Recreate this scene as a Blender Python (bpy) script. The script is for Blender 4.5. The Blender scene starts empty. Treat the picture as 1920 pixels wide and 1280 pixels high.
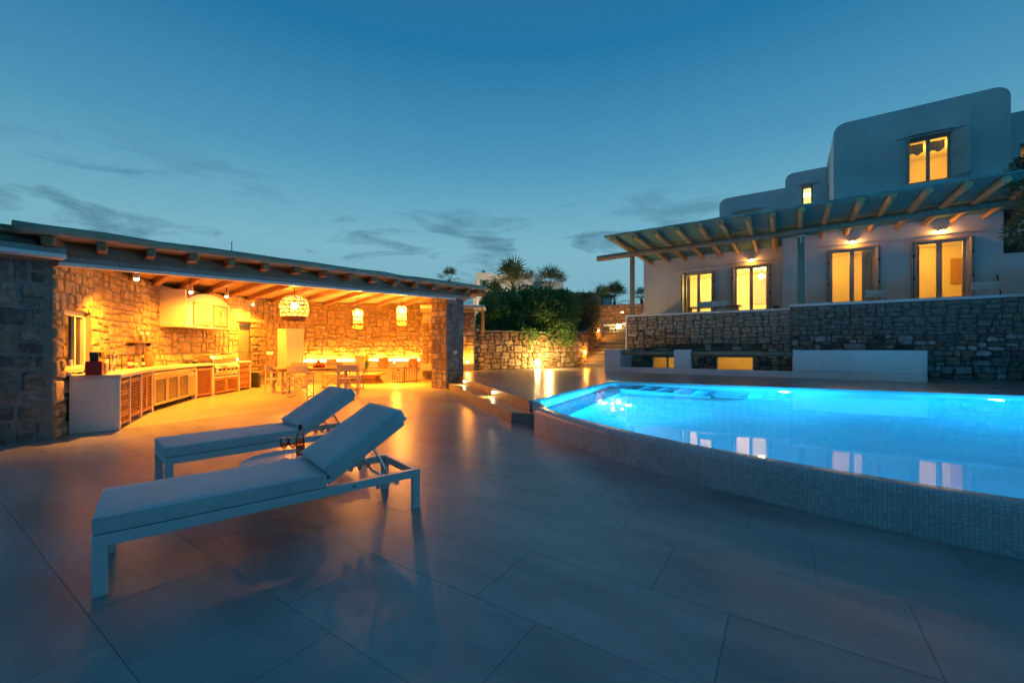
import bpy, bmesh, math, random
from mathutils import Vector, Matrix, noise as mnoise
R=math.radians; PI=math.pi
rng=random.Random(7)
SC=bpy.context.scene; COL=SC.collection
# ------------------------------------------------------------------ camera
F=779.;CX=960.;HY=651.;TH=math.atan(515/779.);CH=1.37
cT,sT=math.cos(TH),math.sin(TH)
cd=bpy.data.cameras.new('camera'); cam=bpy.data.objects.new('camera',cd); COL.objects.link(cam)
cam.location=(0,0,CH); cam.rotation_euler=(R(90),0,TH)
cd.sensor_width=36; cd.lens=F/1920*36; cd.shift_y=11/1920; cd.clip_start=.05; cd.clip_end=3000
SC.camera=cam
# ------------------------------------------------------------------ dusk sky
W=bpy.data.worlds.new('World'); SC.world=W; W.use_nodes=True
nt=W.node_tree; nt.nodes.clear()
def N(nt,t,**k):
    n=nt.nodes.new(t)
    for a,b in k.items(): setattr(n,a,b)
    return n
def lk(nt,a,b): nt.links.new(a,b)
def math_node(nt,op,a,b=None,clamp=False):
    n=N(nt,'ShaderNodeMath',operation=op,use_clamp=clamp)
    for i,v in enumerate((a,b)):
        if v is None: continue
        if hasattr(v,'links'): lk(nt,v,n.inputs[i])
        else: n.inputs[i].default_value=v
    return n.outputs[0]
def ramp(nt,fac,stops,interp='LINEAR'):
    n=N(nt,'ShaderNodeValToRGB'); e=n.color_ramp.elements; n.color_ramp.interpolation=interp
    while len(e)<len(stops): e.new(.5)
    for i,(p,c) in enumerate(stops):
        e[i].position=p; e[i].color=(*c,1) if len(c)==3 else c
    if fac is not None: lk(nt,fac,n.inputs[0])
    return n.outputs[0]
def mixc(nt,fac,a,b,mode='MIX'):
    n=N(nt,'ShaderNodeMix',data_type='RGBA',blend_type=mode)
    for s,v in ((n.inputs[0],fac),(n.inputs[6],a),(n.inputs[7],b)):
        if hasattr(v,'links'): lk(nt,v,s)
        elif isinstance(v,(int,float)): s.default_value=v
        else: s.default_value=(*v,1)
    return n.outputs[2]
tc=N(nt,'ShaderNodeTexCoord'); sep=N(nt,'ShaderNodeSeparateXYZ'); lk(nt,tc.outputs['Generated'],sep.inputs[0])
zz=math_node(nt,'MAXIMUM',sep.outputs[2],0.0)
grad=ramp(nt,zz,[(0,(.115,.265,.345)),(.13,(.160,.350,.425)),(.22,(.160,.365,.45)),(.30,(.115,.315,.43)),(.40,(.060,.240,.385)),(.58,(.014,.142,.295)),(.75,(.022,.115,.235)),(1,(.036,.105,.19))])
# twilight side of the sky (where the sun has set) is brighter than the side behind the viewer
sd=Vector((-sT*.99+cT*.12,cT*.99+sT*.12,0)).normalized()
dot=N(nt,'ShaderNodeVectorMath',operation='DOT_PRODUCT'); lk(nt,tc.outputs['Generated'],dot.inputs[0]); dot.inputs[1].default_value=sd
azf=N(nt,'ShaderNodeMapRange',interpolation_type='SMOOTHSTEP'); lk(nt,dot.outputs['Value'],azf.inputs[0])
azf.inputs[1].default_value=-.85; azf.inputs[2].default_value=1.0; azf.inputs[3].default_value=.0; azf.inputs[4].default_value=1.0
# low streaky clouds
mp=N(nt,'ShaderNodeMapping'); lk(nt,tc.outputs['Generated'],mp.inputs[0]); mp.inputs['Scale'].default_value=(2.3,2.3,10.5); mp.inputs['Location'].default_value=(1.2,5.5,.5)
nz=N(nt,'ShaderNodeTexNoise'); lk(nt,mp.outputs[0],nz.inputs[0]); nz.inputs['Scale'].default_value=2.0; nz.inputs['Detail'].default_value=9; nz.inputs['Roughness'].default_value=.6; nz.inputs['Distortion'].default_value=.5
cl=ramp(nt,nz.outputs[0],[(.525,(0,0,0)),(.58,(.45,.45,.45)),(.66,(1,1,1))])
band=ramp(nt,zz,[(0,(.5,)*3),(.10,(1,)*3),(.25,(.9,)*3),(.36,(.12,)*3),(.5,(0,)*3)])
cf=math_node(nt,'MULTIPLY',math_node(nt,'MULTIPLY',cl,band),.72)
skyc=mixc(nt,cf,grad,(.040,.115,.185))
tint=mixc(nt,azf.outputs[0],(.24,.53,.64),(1,1,1))
bg=N(nt,'ShaderNodeBackground'); lk(nt,mixc(nt,1.0,skyc,tint,'MULTIPLY'),bg.inputs[0])
ow=N(nt,'ShaderNodeOutputWorld'); lk(nt,bg.outputs[0],ow.inputs[0])
# ------------------------------------------------------------------ exposure and render
vs=SC.view_settings; vs.view_transform='Standard'; vs.look='None'; vs.exposure=.36; vs.gamma=1; vs.use_curve_mapping=False
cy=SC.cycles; cy.use_denoising=True; cy.max_bounces=8; cy.diffuse_bounces=3; cy.glossy_bounces=4; cy.transmission_bounces=8; cy.transparent_max_bounces=16
cy.sample_clamp_indirect=4; cy.sample_clamp_direct=0; cy.blur_glossy=.6; cy.caustics_reflective=False; cy.caustics_refractive=True
try: cy.denoiser='OPENIMAGEDENOISE'; cy.denoising_input_passes='RGB_ALBEDO_NORMAL'; cy.use_light_tree=True
except Exception: pass
WARM=(1.0,.315,.018); WARM2=(1.0,.52,.07)
# ------------------------------------------------------------------ pixel helpers (photo is 1920 x 1280)
def ray(x,y):
    u=(x-CX)/F; v=(HY-y)/F
    return (u*cT-sT,u*sT+cT,v)
def gz(x,y,z=0.):
    r=ray(x,y); t=(z-CH)/r[2]; return (r[0]*t,r[1]*t)
def aty(x,y,Y):
    r=ray(x,y); t=Y/r[1]; return Vector((r[0]*t,Y,CH+r[2]*t))
def atx(x,y,X):
    r=ray(x,y); t=X/r[0]; return Vector((X,r[1]*t,CH+r[2]*t))
def atd(x,y,d):
    r=ray(x,y); return Vector((r[0]*d,r[1]*d,CH+r[2]*d))
def pxx(X,Y): return CX+F*(X*cT+Y*sT)/(-X*sT+Y*cT)
# ------------------------------------------------------------------ mesh builder and object helpers
ROOT={}
class MB:
    def __init__(s): s.v=[]; s.f=[]; s.uv=None
    def quad(s,*p):
        b=len(s.v); s.v+=[tuple(q) for q in p]; s.f.append(tuple(range(b,b+len(p)))); return s
    def box(s,cx,cy,cz,sx,sy,sz,rz=0,m=None):
        b=len(s.v); ca,sa=math.cos(rz),math.sin(rz)
        for k in (-.5,.5):
            for x,y in ((-.5,-.5),(.5,-.5),(.5,.5),(-.5,.5)):
                X,Y=x*sx,y*sy; p=Vector((cx+X*ca-Y*sa,cy+X*sa+Y*ca,cz+k*sz)); 
                s.v.append(tuple(m@p if m else p))
        s.f+=[(b+3,b+2,b+1,b),(b+4,b+5,b+6,b+7)]+[(b+i,b+(i+1)%4,b+4+(i+1)%4,b+4+i) for i in range(4)]
        return s
    def bb(s,x0,y0,z0,x1,y1,z1): return s.box((x0+x1)/2,(y0+y1)/2,(z0+z1)/2,x1-x0,y1-y0,z1-z0)
    def bar(s,p,q,w,h=None,up=(0,0,1)):
        h=h or w; p=Vector(p); q=Vector(q); d=(q-p).normalized(); up=Vector(up)
        if abs(d.dot(up))>.98: up=Vector((1,0,0))
        x=d.cross(up).normalized(); y=x.cross(d)
        b=len(s.v)
        for c in (p,q):
            for i,j in ((-1,-1),(1,-1),(1,1),(-1,1)): s.v.append(tuple(c+x*(i*w/2)+y*(j*h/2)))
        s.f+=[(b+3,b+2,b+1,b),(b+4,b+5,b+6,b+7)]+[(b+i,b+(i+1)%4,b+4+(i+1)%4,b+4+i) for i in range(4)]
        return s
    def tube(s,pts,r,seg=8,cap=True):
        pts=[Vector(p) for p in pts]; rs=r if isinstance(r,(list,tuple)) else [r]*len(pts); b=len(s.v); n=len(pts)
        ref=Vector((0,0,1))
        for i,p in enumerate(pts):
            d=(pts[min(i+1,n-1)]-pts[max(i-1,0)]).normalized()
            u=ref if abs(d.dot(ref))<.95 else Vector((1,0,0))
            x=d.cross(u).normalized(); y=x.cross(d)
            for k in range(seg):
                a=2*PI*k/seg; s.v.append(tuple(p+x*(math.cos(a)*rs[i])+y*(math.sin(a)*rs[i])))
        for i in range(n-1):
            for k in range(seg):
                a=b+i*seg+k; c=b+i*seg+(k+1)%seg; s.f.append((a,c,c+seg,a+seg))
        if cap:
            s.f.append(tuple(b+k for k in reversed(range(seg)))); s.f.append(tuple(b+(n-1)*seg+k for k in range(seg)))
        return s
    def lathe(s,prof,seg=20,c=(0,0,0)):
        b=len(s.v); n=len(prof)
        for r,z in prof:
            for k in range(seg):
                a=2*PI*k/seg; s.v.append((c[0]+r*math.cos(a),c[1]+r*math.sin(a),c[2]+z))
        for i in range(n-1):
            for k in range(seg):
                a=b+i*seg+k; d=b+i*seg+(k+1)%seg; s.f.append((a,d,d+seg,a+seg))
        if prof[0][0]>1e-4: s.f.append(tuple(b+k for k in reversed(range(seg))))
        if prof[-1][0]>1e-4: s.f.append(tuple(b+(n-1)*seg+k for k in range(seg)))
        return s
    def prism(s,poly,z0,z1):
        # poly counter-clockwise in plan
        ar=sum(poly[i][0]*poly[(i+1)%len(poly)][1]-poly[(i+1)%len(poly)][0]*poly[i][1] for i in range(len(poly)))
        if ar<0: poly=poly[::-1]
        b=len(s.v); n=len(poly)
        for z in (z0,z1): s.v+=[(p[0],p[1],z(p) if callable(z) else z) for p in poly]
        s.f.append(tuple(b+i for i in reversed(range(n)))); s.f.append(tuple(b+n+i for i in range(n)))
        s.f+=[(b+i,b+(i+1)%n,b+n+(i+1)%n,b+n+i) for i in range(n)]
        return s
    def xzprism(s,poly,y0,y1):
        # polygon in the x-z plane pushed along y
        ar=sum(poly[i][0]*poly[(i+1)%len(poly)][1]-poly[(i+1)%len(poly)][0]*poly[i][1] for i in range(len(poly)))
        if ar<0: poly=poly[::-1]
        b=len(s.v); n=len(poly)
        for y in (y0,y1): s.v+=[(p[0],y,p[1]) for p in poly]
        s.f.append(tuple(b+i for i in range(n))); s.f.append(tuple(b+n+i for i in reversed(range(n))))
        s.f+=[(b+(i+1)%n,b+i,b+n+i,b+n+(i+1)%n) for i in range(n)]
        return s
    def ball(s,c,r,seg=10,rings=6,sc=(1,1,1)):
        prof=[(max(r*math.sin(PI*i/rings),1e-5),-r*math.cos(PI*i/rings)) for i in range(rings+1)]
        b=len(s.v); s.lathe(prof,seg)
        for i in range(b,len(s.v)):
            x,y,z=s.v[i]; s.v[i]=(c[0]+x*sc[0],c[1]+y*sc[1],c[2]+z*sc[2])
        return s
    def mesh(s,name,off=None):
        me=bpy.data.meshes.new(name)
        v=s.v if off is None else [(a-off[0],b-off[1],c-off[2]) for a,b,c in s.v]
        me.from_pydata(v,[],s.f)
        if s.uv:
            ul=me.uv_layers.new(name='UVMap')
            for p in me.polygons:
                for li in p.loop_indices: ul.data[li].uv=s.uv[me.loops[li].vertex_index]
        me.validate(); return me
    def build(s,name,mat,parent=None,smooth=False,bevel=0,loc=None,kind=None,bseg=2,auto=None):
        off=ROOT.get(parent.name) if parent else None
        me=s.mesh(name,off); me.materials.append(mat)
        if smooth or auto:
            for p in me.polygons: p.use_smooth=True
        if auto: me.set_sharp_from_angle(angle=R(auto))
        o=bpy.data.objects.new(name,me); COL.objects.link(o)
        if loc: o.location=loc
        if parent:
            o.parent=parent
            if off: ROOT[o.name]=off
        if bevel:
            m=o.modifiers.new('bevel','BEVEL'); m.width=bevel; m.segments=bseg; m.limit_method='ANGLE'; m.angle_limit=R(40)
            m.harden_normals=False
        if kind: o['kind']=kind
        return o
def tag(o,label,cat,group=None):
    o['label']=label; o['category']=cat
    if group: o['group']=group
    return o
def thing(name,label,cat,loc=(0,0,0),rz=0,group=None,world=False):
    o=bpy.data.objects.new(name,None); COL.objects.link(o); o.empty_display_size=.2
    o.location=loc; o.rotation_euler=(0,0,rz); tag(o,label,cat,group)
    if world: ROOT[o.name]=tuple(loc)
    return o
def struct(o): o['kind']='structure'; return o
def kids(o): return [c for c in bpy.data.objects if c.parent==o]
def dup(root,loc,rz,label,group=None):
    def cp(o,par):
        c=o.copy(); COL.objects.link(c); c.parent=par
        for k in list(o.children): cp(k,c)
        return c
    r=cp(root,None); r.location=loc; r.rotation_euler=(0,0,rz); r['label']=label
    if group: r['group']=group
    return r
def light(name,kind,loc,power,color,parent=None,size=.03,**k):
    l=bpy.data.lights.new(name,kind); l.energy=power; l.color=color
    if kind in('POINT','SPOT'): l.shadow_soft_size=size
    for a,b in k.items():
        if a!='rot': setattr(l,a,b)
    o=bpy.data.objects.new(name,l); COL.objects.link(o)
    if parent:
        off=ROOT.get(parent.name,(0,0,0)); o.parent=parent; o.location=Vector(loc)-Vector(off)
    else: o.location=loc
    if 'rot' in k: o.rotation_euler=k['rot']
    return o
def aim(d): return Vector(d).to_track_quat('-Z','Y').to_euler()
# ------------------------------------------------------------------ materials
def mat(name,a,b=None,rough=.6,scale=3.,bump=0.,bscale=None,metal=0,spec=.5,stretch=(1,1,1),rvar=0.,detail=5,coord='pos',trans=0,sheen=0,rand=0.):
    m=bpy.data.materials.new(name); m.use_nodes=True; nt=m.node_tree; p=nt.nodes['Principled BSDF']
    p.inputs['Roughness'].default_value=rough; p.inputs['Metallic'].default_value=metal; p.inputs['Specular IOR Level'].default_value=spec
    if sheen: p.inputs['Sheen Weight'].default_value=sheen
    b=b or a
    if coord=='pos': src=N(nt,'ShaderNodeNewGeometry').outputs['Position']
    else: src=N(nt,'ShaderNodeTexCoord').outputs['Object']
    mp=N(nt,'ShaderNodeMapping'); lk(nt,src,mp.inputs[0]); mp.inputs['Scale'].default_value=stretch
    nz=N(nt,'ShaderNodeTexNoise'); lk(nt,mp.outputs[0],nz.inputs[0]); nz.inputs['Scale'].default_value=scale; nz.inputs['Detail'].default_value=detail; nz.inputs['Roughness'].default_value=.6
    f=ramp(nt,nz.outputs[0],[(.32,(0,0,0)),(.68,(1,1,1))])
    c=mixc(nt,f,a,b)
    if rand:
        oi=N(nt,'ShaderNodeObjectInfo'); v=N(nt,'ShaderNodeMapRange'); lk(nt,oi.outputs['Random'],v.inputs[0]); v.inputs[3].default_value=1-rand; v.inputs[4].default_value=1+rand
        hv=N(nt,'ShaderNodeHueSaturation'); lk(nt,v.outputs[0],hv.inputs['Value']); lk(nt,c,hv.inputs['Color']); c=hv.outputs[0]
    lk(nt,c,p.inputs['Base Color'])
    if rvar:
        mr=N(nt,'ShaderNodeMapRange'); lk(nt,nz.outputs[0],mr.inputs[0]); mr.inputs[1].default_value=.3; mr.inputs[2].default_value=.7; mr.inputs[3].default_value=rough-rvar; mr.inputs[4].default_value=rough+rvar
        lk(nt,mr.outputs[0],p.inputs['Roughness'])
    if bump:
        n2=N(nt,'ShaderNodeTexNoise'); lk(nt,mp.outputs[0],n2.inputs[0]); n2.inputs['Scale'].default_value=bscale or scale*4; n2.inputs['Detail'].default_value=6
        bp=N(nt,'ShaderNodeBump'); lk(nt,n2.outputs[0],bp.inputs['Height']); bp.inputs['Strength'].default_value=bump; bp.inputs['Distance'].default_value=.02; lk(nt,bp.outputs[0],p.inputs['Normal'])
    return m
def emis(name,col,strength):
    m=bpy.data.materials.new(name); m.use_nodes=True; nt=m.node_tree; p=nt.nodes['Principled BSDF']
    p.inputs['Base Color'].default_value=(.8,.8,.8,1); p.inputs['Emission Color'].default_value=(*col,1); p.inputs['Emission Strength'].default_value=strength
    return m
def glass(name,tint=(1,1,1),refl=1.0):
    m=bpy.data.materials.new(name); m.use_nodes=True; nt=m.node_tree; nt.nodes.remove(nt.nodes['Principled BSDF'])
    t=N(nt,'ShaderNodeBsdfTransparent'); t.inputs[0].default_value=(*tint,1); g=N(nt,'ShaderNodeBsdfGlossy'); g.inputs['Roughness'].default_value=.02
    fr=N(nt,'ShaderNodeFresnel'); fr.inputs[0].default_value=1.45; mx=N(nt,'ShaderNodeMixShader')
    lk(nt,math_node(nt,'MULTIPLY',fr.outputs[0],refl),mx.inputs[0]); lk(nt,t.outputs[0],mx.inputs[1]); lk(nt,g.outputs[0],mx.inputs[2])
    lk(nt,mx.outputs[0],nt.nodes['Material Output'].inputs[0]); return m
def stone_mat(name,cols,rough=.85,bump=.9,var=.5):
    m=bpy.data.materials.new(name); m.use_nodes=True; nt=m.node_tree; p=nt.nodes['Principled BSDF']; p.inputs['Roughness'].default_value=rough; p.inputs['Specular IOR Level'].default_value=.3
    oi=N(nt,'ShaderNodeObjectInfo'); base=ramp(nt,oi.outputs['Random'],[(i/len(cols),c) for i,c in enumerate(cols)],'CONSTANT')
    g=N(nt,'ShaderNodeNewGeometry'); nz=N(nt,'ShaderNodeTexNoise'); lk(nt,g.outputs['Position'],nz.inputs[0]); nz.inputs['Scale'].default_value=7; nz.inputs['Detail'].default_value=8; nz.inputs['Roughness'].default_value=.68
    v=N(nt,'ShaderNodeMapRange'); lk(nt,nz.outputs[0],v.inputs[0]); v.inputs[1].default_value=.3; v.inputs[2].default_value=.7; v.inputs[3].default_value=1-var; v.inputs[4].default_value=1+var
    hv=N(nt,'ShaderNodeHueSaturation'); lk(nt,base,hv.inputs['Color']); lk(nt,v.outputs[0],hv.inputs['Value'])
    n3=N(nt,'ShaderNodeTexNoise'); lk(nt,g.outputs['Position'],n3.inputs[0]); n3.inputs['Scale'].default_value=16; n3.inputs['Detail'].default_value=9; n3.inputs['Roughness'].default_value=.72
    li=ramp(nt,n3.outputs[0],[(.56,(0,0,0)),(.70,(.55,.55,.55))])
    lk(nt,mixc(nt,li,hv.outputs[0],(.46,.44,.41)),p.inputs['Base Color'])
    n2=N(nt,'ShaderNodeTexNoise'); lk(nt,g.outputs['Position'],n2.inputs[0]); n2.inputs['Scale'].default_value=22; n2.inputs['Detail'].default_value=8; n2.inputs['Roughness'].default_value=.7
    bp=N(nt,'ShaderNodeBump'); lk(nt,n2.outputs[0],bp.inputs['Height']); bp.inputs['Strength'].default_value=bump; bp.inputs['Distance'].default_value=.03; lk(nt,bp.outputs[0],p.inputs['Normal'])
    return m
def tile_mat(name,a,b,w,h,mortar,off,uv=True,rough=.3,gc=(.12,.12,.12),rvar=.06,bump=.25,offs=.333,c2=.86):
    m=mat(name,a,b,rough=rough,scale=1.6,rvar=rvar,bump=.05,bscale=30); nt=m.node_tree; p=nt.nodes['Principled BSDF']
    src=(N(nt,'ShaderNodeTexCoord').outputs['UV'] if uv else N(nt,'ShaderNodeNewGeometry').outputs['Position'])
    mp=N(nt,'ShaderNodeMapping'); lk(nt,src,mp.inputs[0]); mp.inputs['Location'].default_value=(off[0],off[1],0)
    br=N(nt,'ShaderNodeTexBrick'); lk(nt,mp.outputs[0],br.inputs[0]); br.offset=offs; br.offset_frequency=2
    br.inputs['Scale'].default_value=1; br.inputs['Brick Width'].default_value=w; br.inputs['Row Height'].default_value=h; br.inputs['Mortar Size'].default_value=mortar; br.inputs['Mortar Smooth'].default_value=.1
    br.inputs['Color1'].default_value=(1,1,1,1); br.inputs['Color2'].default_value=(c2,c2,c2,1); br.inputs['Mortar'].default_value=(*gc,1)
    old=p.inputs['Base Color'].links[0].from_socket
    lk(nt,mixc(nt,1.0,old,br.outputs[0],'MULTIPLY'),p.inputs['Base Color'])
    return m
M={}
M['tile']=mat('terrace_porcelain',(.185,.205,.205),(.335,.345,.335),rough=.31,scale=1.3,rvar=.035,bump=.015,bscale=9,stretch=(.6,1.6,1),detail=9,rand=.09)
M['grout']=mat('grout',(.26,.26,.25),rough=.8)
M['deck']=tile_mat('upper_terrace_porcelain',(.22,.205,.185),(.32,.30,.27),1.2,.605,.004,(.3,.12),uv=False,rough=.30,gc=(.45,.45,.45),rvar=.03)
M['cement']=mat('polished_cement',(.44,.35,.25),(.52,.42,.31),rough=.34,scale=1.1,rvar=.04,bump=.015,bscale=5,stretch=(.7,1.5,1),detail=8)
M['plaster']=mat('white_plaster',(.66,.66,.65),(.80,.80,.79),rough=.85,scale=.9,bump=.22,bscale=6,detail=9,stretch=(1,1,.6))
M['roomwall']=mat('room_plaster',(.70,.60,.42),(.76,.66,.48),rough=.8,scale=1.5)
M['stone_grey']=stone_mat('grey_brown_stone',[(.22,.20,.175),(.35,.35,.345),(.12,.12,.12),(.28,.215,.155),(.43,.43,.425),(.16,.155,.15),(.31,.245,.185),(.26,.265,.265),(.085,.085,.085),(.20,.18,.155),(.30,.305,.305),(.18,.14,.11)])
M['stone_brown']=stone_mat('brown_stone',[(.26,.20,.145),(.34,.285,.225),(.15,.125,.10),(.33,.23,.145),(.40,.36,.305),(.19,.155,.12),(.37,.265,.17),(.28,.24,.195),(.10,.085,.07),(.24,.175,.12)])
M['stone_warm']=stone_mat('ochre_stone',[(.42,.31,.19),(.50,.40,.27),(.32,.225,.13),(.46,.33,.19),(.54,.44,.31),(.36,.28,.18),(.27,.185,.11),(.48,.37,.24)],var=.42)
M['stone_dark']=stone_mat('column_stone',[(.20,.185,.165),(.26,.24,.215),(.15,.14,.13),(.30,.275,.245),(.23,.20,.17)],var=.6,bump=1.0)
M['mortar']=mat('mortar',(.21,.185,.155),(.30,.265,.22),rough=.95,scale=5,bump=.6,bscale=22)
M['mortar_dark']=mat('dark_joint',(.09,.08,.07),(.15,.135,.118),rough=.95,scale=5,bump=.5,bscale=22)
M['mortar_grey']=mat('pale_mortar',(.17,.165,.16),(.28,.275,.265),rough=.95,scale=3,bump=.7,bscale=16)
M['wood_grey']=mat('weathered_wood',(.20,.155,.105),(.33,.27,.195),rough=.75,scale=4,bump=.5,bscale=14,stretch=(1,1,1),detail=8)
M['wood_beam']=mat('aged_beam',(.22,.145,.085),(.33,.235,.15),rough=.7,scale=5,bump=.35,bscale=18)
M['wood_door']=mat('oiled_cabinet_wood',(.34,.165,.065),(.44,.23,.10),rough=.5,scale=9,bump=.15)
M['wood_rafter']=mat('pine_rafter',(.42,.26,.13),(.52,.34,.18),rough=.6,scale=5,bump=.2)
M['log_pale']=mat('pale_weathered_log',(.30,.235,.155),(.46,.38,.27),rough=.8,scale=3,bump=.6,bscale=9,detail=8)
M['wood_dark']=mat('dark_pine_rafter',(.27,.115,.045),(.36,.17,.075),rough=.6,scale=5,bump=.25)
M['wood_pool_lit']=mat('weathered_wood_pool_lit',(.10,.17,.14),(.19,.27,.22),rough=.75,scale=4,bump=.5,bscale=14,detail=8)  # cyan pool light on the right-hand pergola timbers, put into the wood colour
M['boards']=mat('ceiling_boards',(.36,.23,.12),(.50,.34,.19),rough=.7,scale=6,stretch=(6,.5,1),bump=.4,bscale=12)
M['reed']=mat('reed_mat',(.045,.17,.165),(.19,.43,.40),rough=.85,scale=3.2,stretch=(.35,16,1),bump=.9,bscale=7,detail=7)  # teal cast of pool and sky light put into the reed colour
M['alu']=mat('white_aluminium',(.78,.80,.82),rough=.35,spec=.5)
M['alu_side']=mat('taupe_aluminium',(.30,.27,.255),rough=.4)
M['frame']=mat('powder_coat',(.64,.655,.67),(.68,.695,.71),rough=.38)
M['fabric']=mat('outdoor_fabric',(.54,.56,.57),(.64,.66,.665),rough=.9,scale=2.2,bump=.22,bscale=60,sheen=.2)
M['taupe']=mat('taupe_canvas',(.40,.35,.30),(.47,.41,.35),rough=.9,scale=5,bump=.3,bscale=60)
M['chairframe']=mat('chair_frame',(.50,.45,.39),rough=.4)
M['steel']=mat('brushed_steel',(.62,.60,.57),(.72,.70,.66),rough=.28,metal=1,scale=3,stretch=(1,1,25))
M['chrome']=mat('chrome',(.85,.85,.85),rough=.08,metal=1)
M['black']=mat('black_plastic',(.02,.02,.02),rough=.4)
M['iron']=mat('black_iron',(.025,.023,.022),rough=.5)
M['red']=mat('red_enamel',(.30,.015,.012),rough=.3)
M['fridge']=mat('fridge_enamel',(.42,.41,.39),rough=.35)
M['white']=mat('white_enamel',(.75,.75,.74),rough=.3)
M['grey']=mat('grey_plastic',(.35,.34,.33),rough=.4)
M['cream']=mat('counter_plaster',(.62,.58,.52),(.70,.66,.60),rough=.5,scale=2,bump=.08)
M['glass']=glass('window_glass',(.97,.98,.98))
M['dglass']=glass('fridge_glass',(.55,.55,.55))
M['mosaic']=tile_mat('glass_mosaic',(.46,.495,.51),(.56,.59,.60),.0275,.0275,.0026,(0,0),uv=True,rough=.28,gc=(.60,.62,.63),offs=0,c2=.74)
M['poolwall']=tile_mat('pool_mosaic',(.46,.72,.82),(.54,.78,.87),.0305,.0305,.002,(0,0),uv=False,rough=.4,gc=(.97,.97,.97),offs=0,c2=.98)
M['doorframe']=mat('grey_painted_wood',(.40,.37,.325),(.46,.425,.375),rough=.55,scale=6)
M['shutter']=mat('taupe_shutter',(.42,.38,.33),(.48,.44,.39),rough=.6)
M['greendoor']=mat('sage_painted_door',(.20,.21,.15),(.24,.25,.18),rough=.5)
M['leaf']=mat('shrub_leaf',(.09,.22,.075),(.17,.33,.10),rough=.5,scale=9,detail=2)
M['leaf_grey']=mat('grey_shrub_leaf',(.10,.13,.075),(.19,.21,.12),rough=.6,scale=9,detail=2)
M['oleander']=mat('oleander_leaf',(.07,.12,.06),(.13,.19,.09),rough=.5,scale=9,detail=2)
M['petal']=mat('white_petal',(.62,.55,.50),(.7,.63,.6),rough=.6)
M['palm']=mat('palm_leaf',(.11,.16,.055),(.21,.25,.085),rough=.5,scale=4,detail=2)
def leafy(k,w=.42):
    m=M[k]; nt=m.node_tree; p=nt.nodes['Principled BSDF']; t=N(nt,'ShaderNodeBsdfTranslucent'); lk(nt,p.inputs['Base Color'].links[0].from_socket,t.inputs[0]); mx=N(nt,'ShaderNodeMixShader'); mx.inputs[0].default_value=w
    lk(nt,p.outputs[0],mx.inputs[1]); lk(nt,t.outputs[0],mx.inputs[2]); lk(nt,mx.outputs[0],nt.nodes['Material Output'].inputs[0])
for k_ in ('leaf','leaf_grey','oleander','palm'): leafy(k_)
M['palmdry']=mat('dry_palm_fibre',(.20,.14,.07),(.30,.22,.12),rough=.8,scale=8)
M['bark']=mat('bark',(.12,.095,.075),(.2,.165,.13),rough=.9,scale=8,bump=.6)
M['earth']=mat('dry_earth',(.16,.125,.085),(.25,.20,.14),rough=.95,scale=.8,bump=.4)
M['wicker']=mat('wicker',(.50,.36,.20),(.62,.46,.28),rough=.6,scale=20)
M['wickerdark']=mat('dark_wicker',(.16,.085,.035),(.22,.12,.05),rough=.7,scale=20)
M['tabletop']=mat('teak_top',(.42,.27,.13),(.52,.35,.18),rough=.4,scale=4,stretch=(1,6,1))
M['terracotta']=mat('terracotta',(.35,.12,.06),rough=.8)
M['tilepic']=mat('picture_tile',(.55,.44,.28),(.66,.55,.37),rough=.45,scale=10)
M['drawing']=mat('picture_drawing',(.25,.15,.08),(.36,.24,.14),rough=.6,scale=16)
M['bulb']=emis('lamp_glow',(1,.66,.28),120)
M['bulb_soft']=emis('lamp_glow_soft',(1,.62,.24),14)
M['led']=emis('led_strip',(1,.62,.22),22)
M['poolbulb']=emis('pool_lamp_glow',(.5,.95,1.0),30)
def water_mat():
    m=bpy.data.materials.new('pool_water'); m.use_nodes=True; nt=m.node_tree; p=nt.nodes['Principled BSDF']
    p.inputs['Base Color'].default_value=(1,1,1,1); p.inputs['Roughness'].default_value=0; p.inputs['IOR'].default_value=1.33; p.inputs['Transmission Weight'].default_value=1
    g=N(nt,'ShaderNodeNewGeometry'); nz=N(nt,'ShaderNodeTexNoise'); lk(nt,g.outputs['Position'],nz.inputs[0]); nz.inputs['Scale'].default_value=1.4; nz.inputs['Detail'].default_value=2
    bp=N(nt,'ShaderNodeBump'); lk(nt,nz.outputs[0],bp.inputs['Height']); bp.inputs['Strength'].default_value=.035; bp.inputs['Distance'].default_value=.03; lk(nt,bp.outputs[0],p.inputs['Normal'])
    return m
M['water']=water_mat()
def liquid(name,c,rough=0.0):
    m=bpy.data.materials.new(name); m.use_nodes=True; p=m.node_tree.nodes['Principled BSDF']
    p.inputs['Base Color'].default_value=(*c,1); p.inputs['Roughness'].default_value=rough; p.inputs['IOR'].default_value=1.34; p.inputs['Transmission Weight'].default_value=1; return m
M['rose']=glass('rose_wine',(1.0,.60,.24),.5); M['clear']=glass('clear_glass',(.96,.97,.97),1.6)
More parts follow.
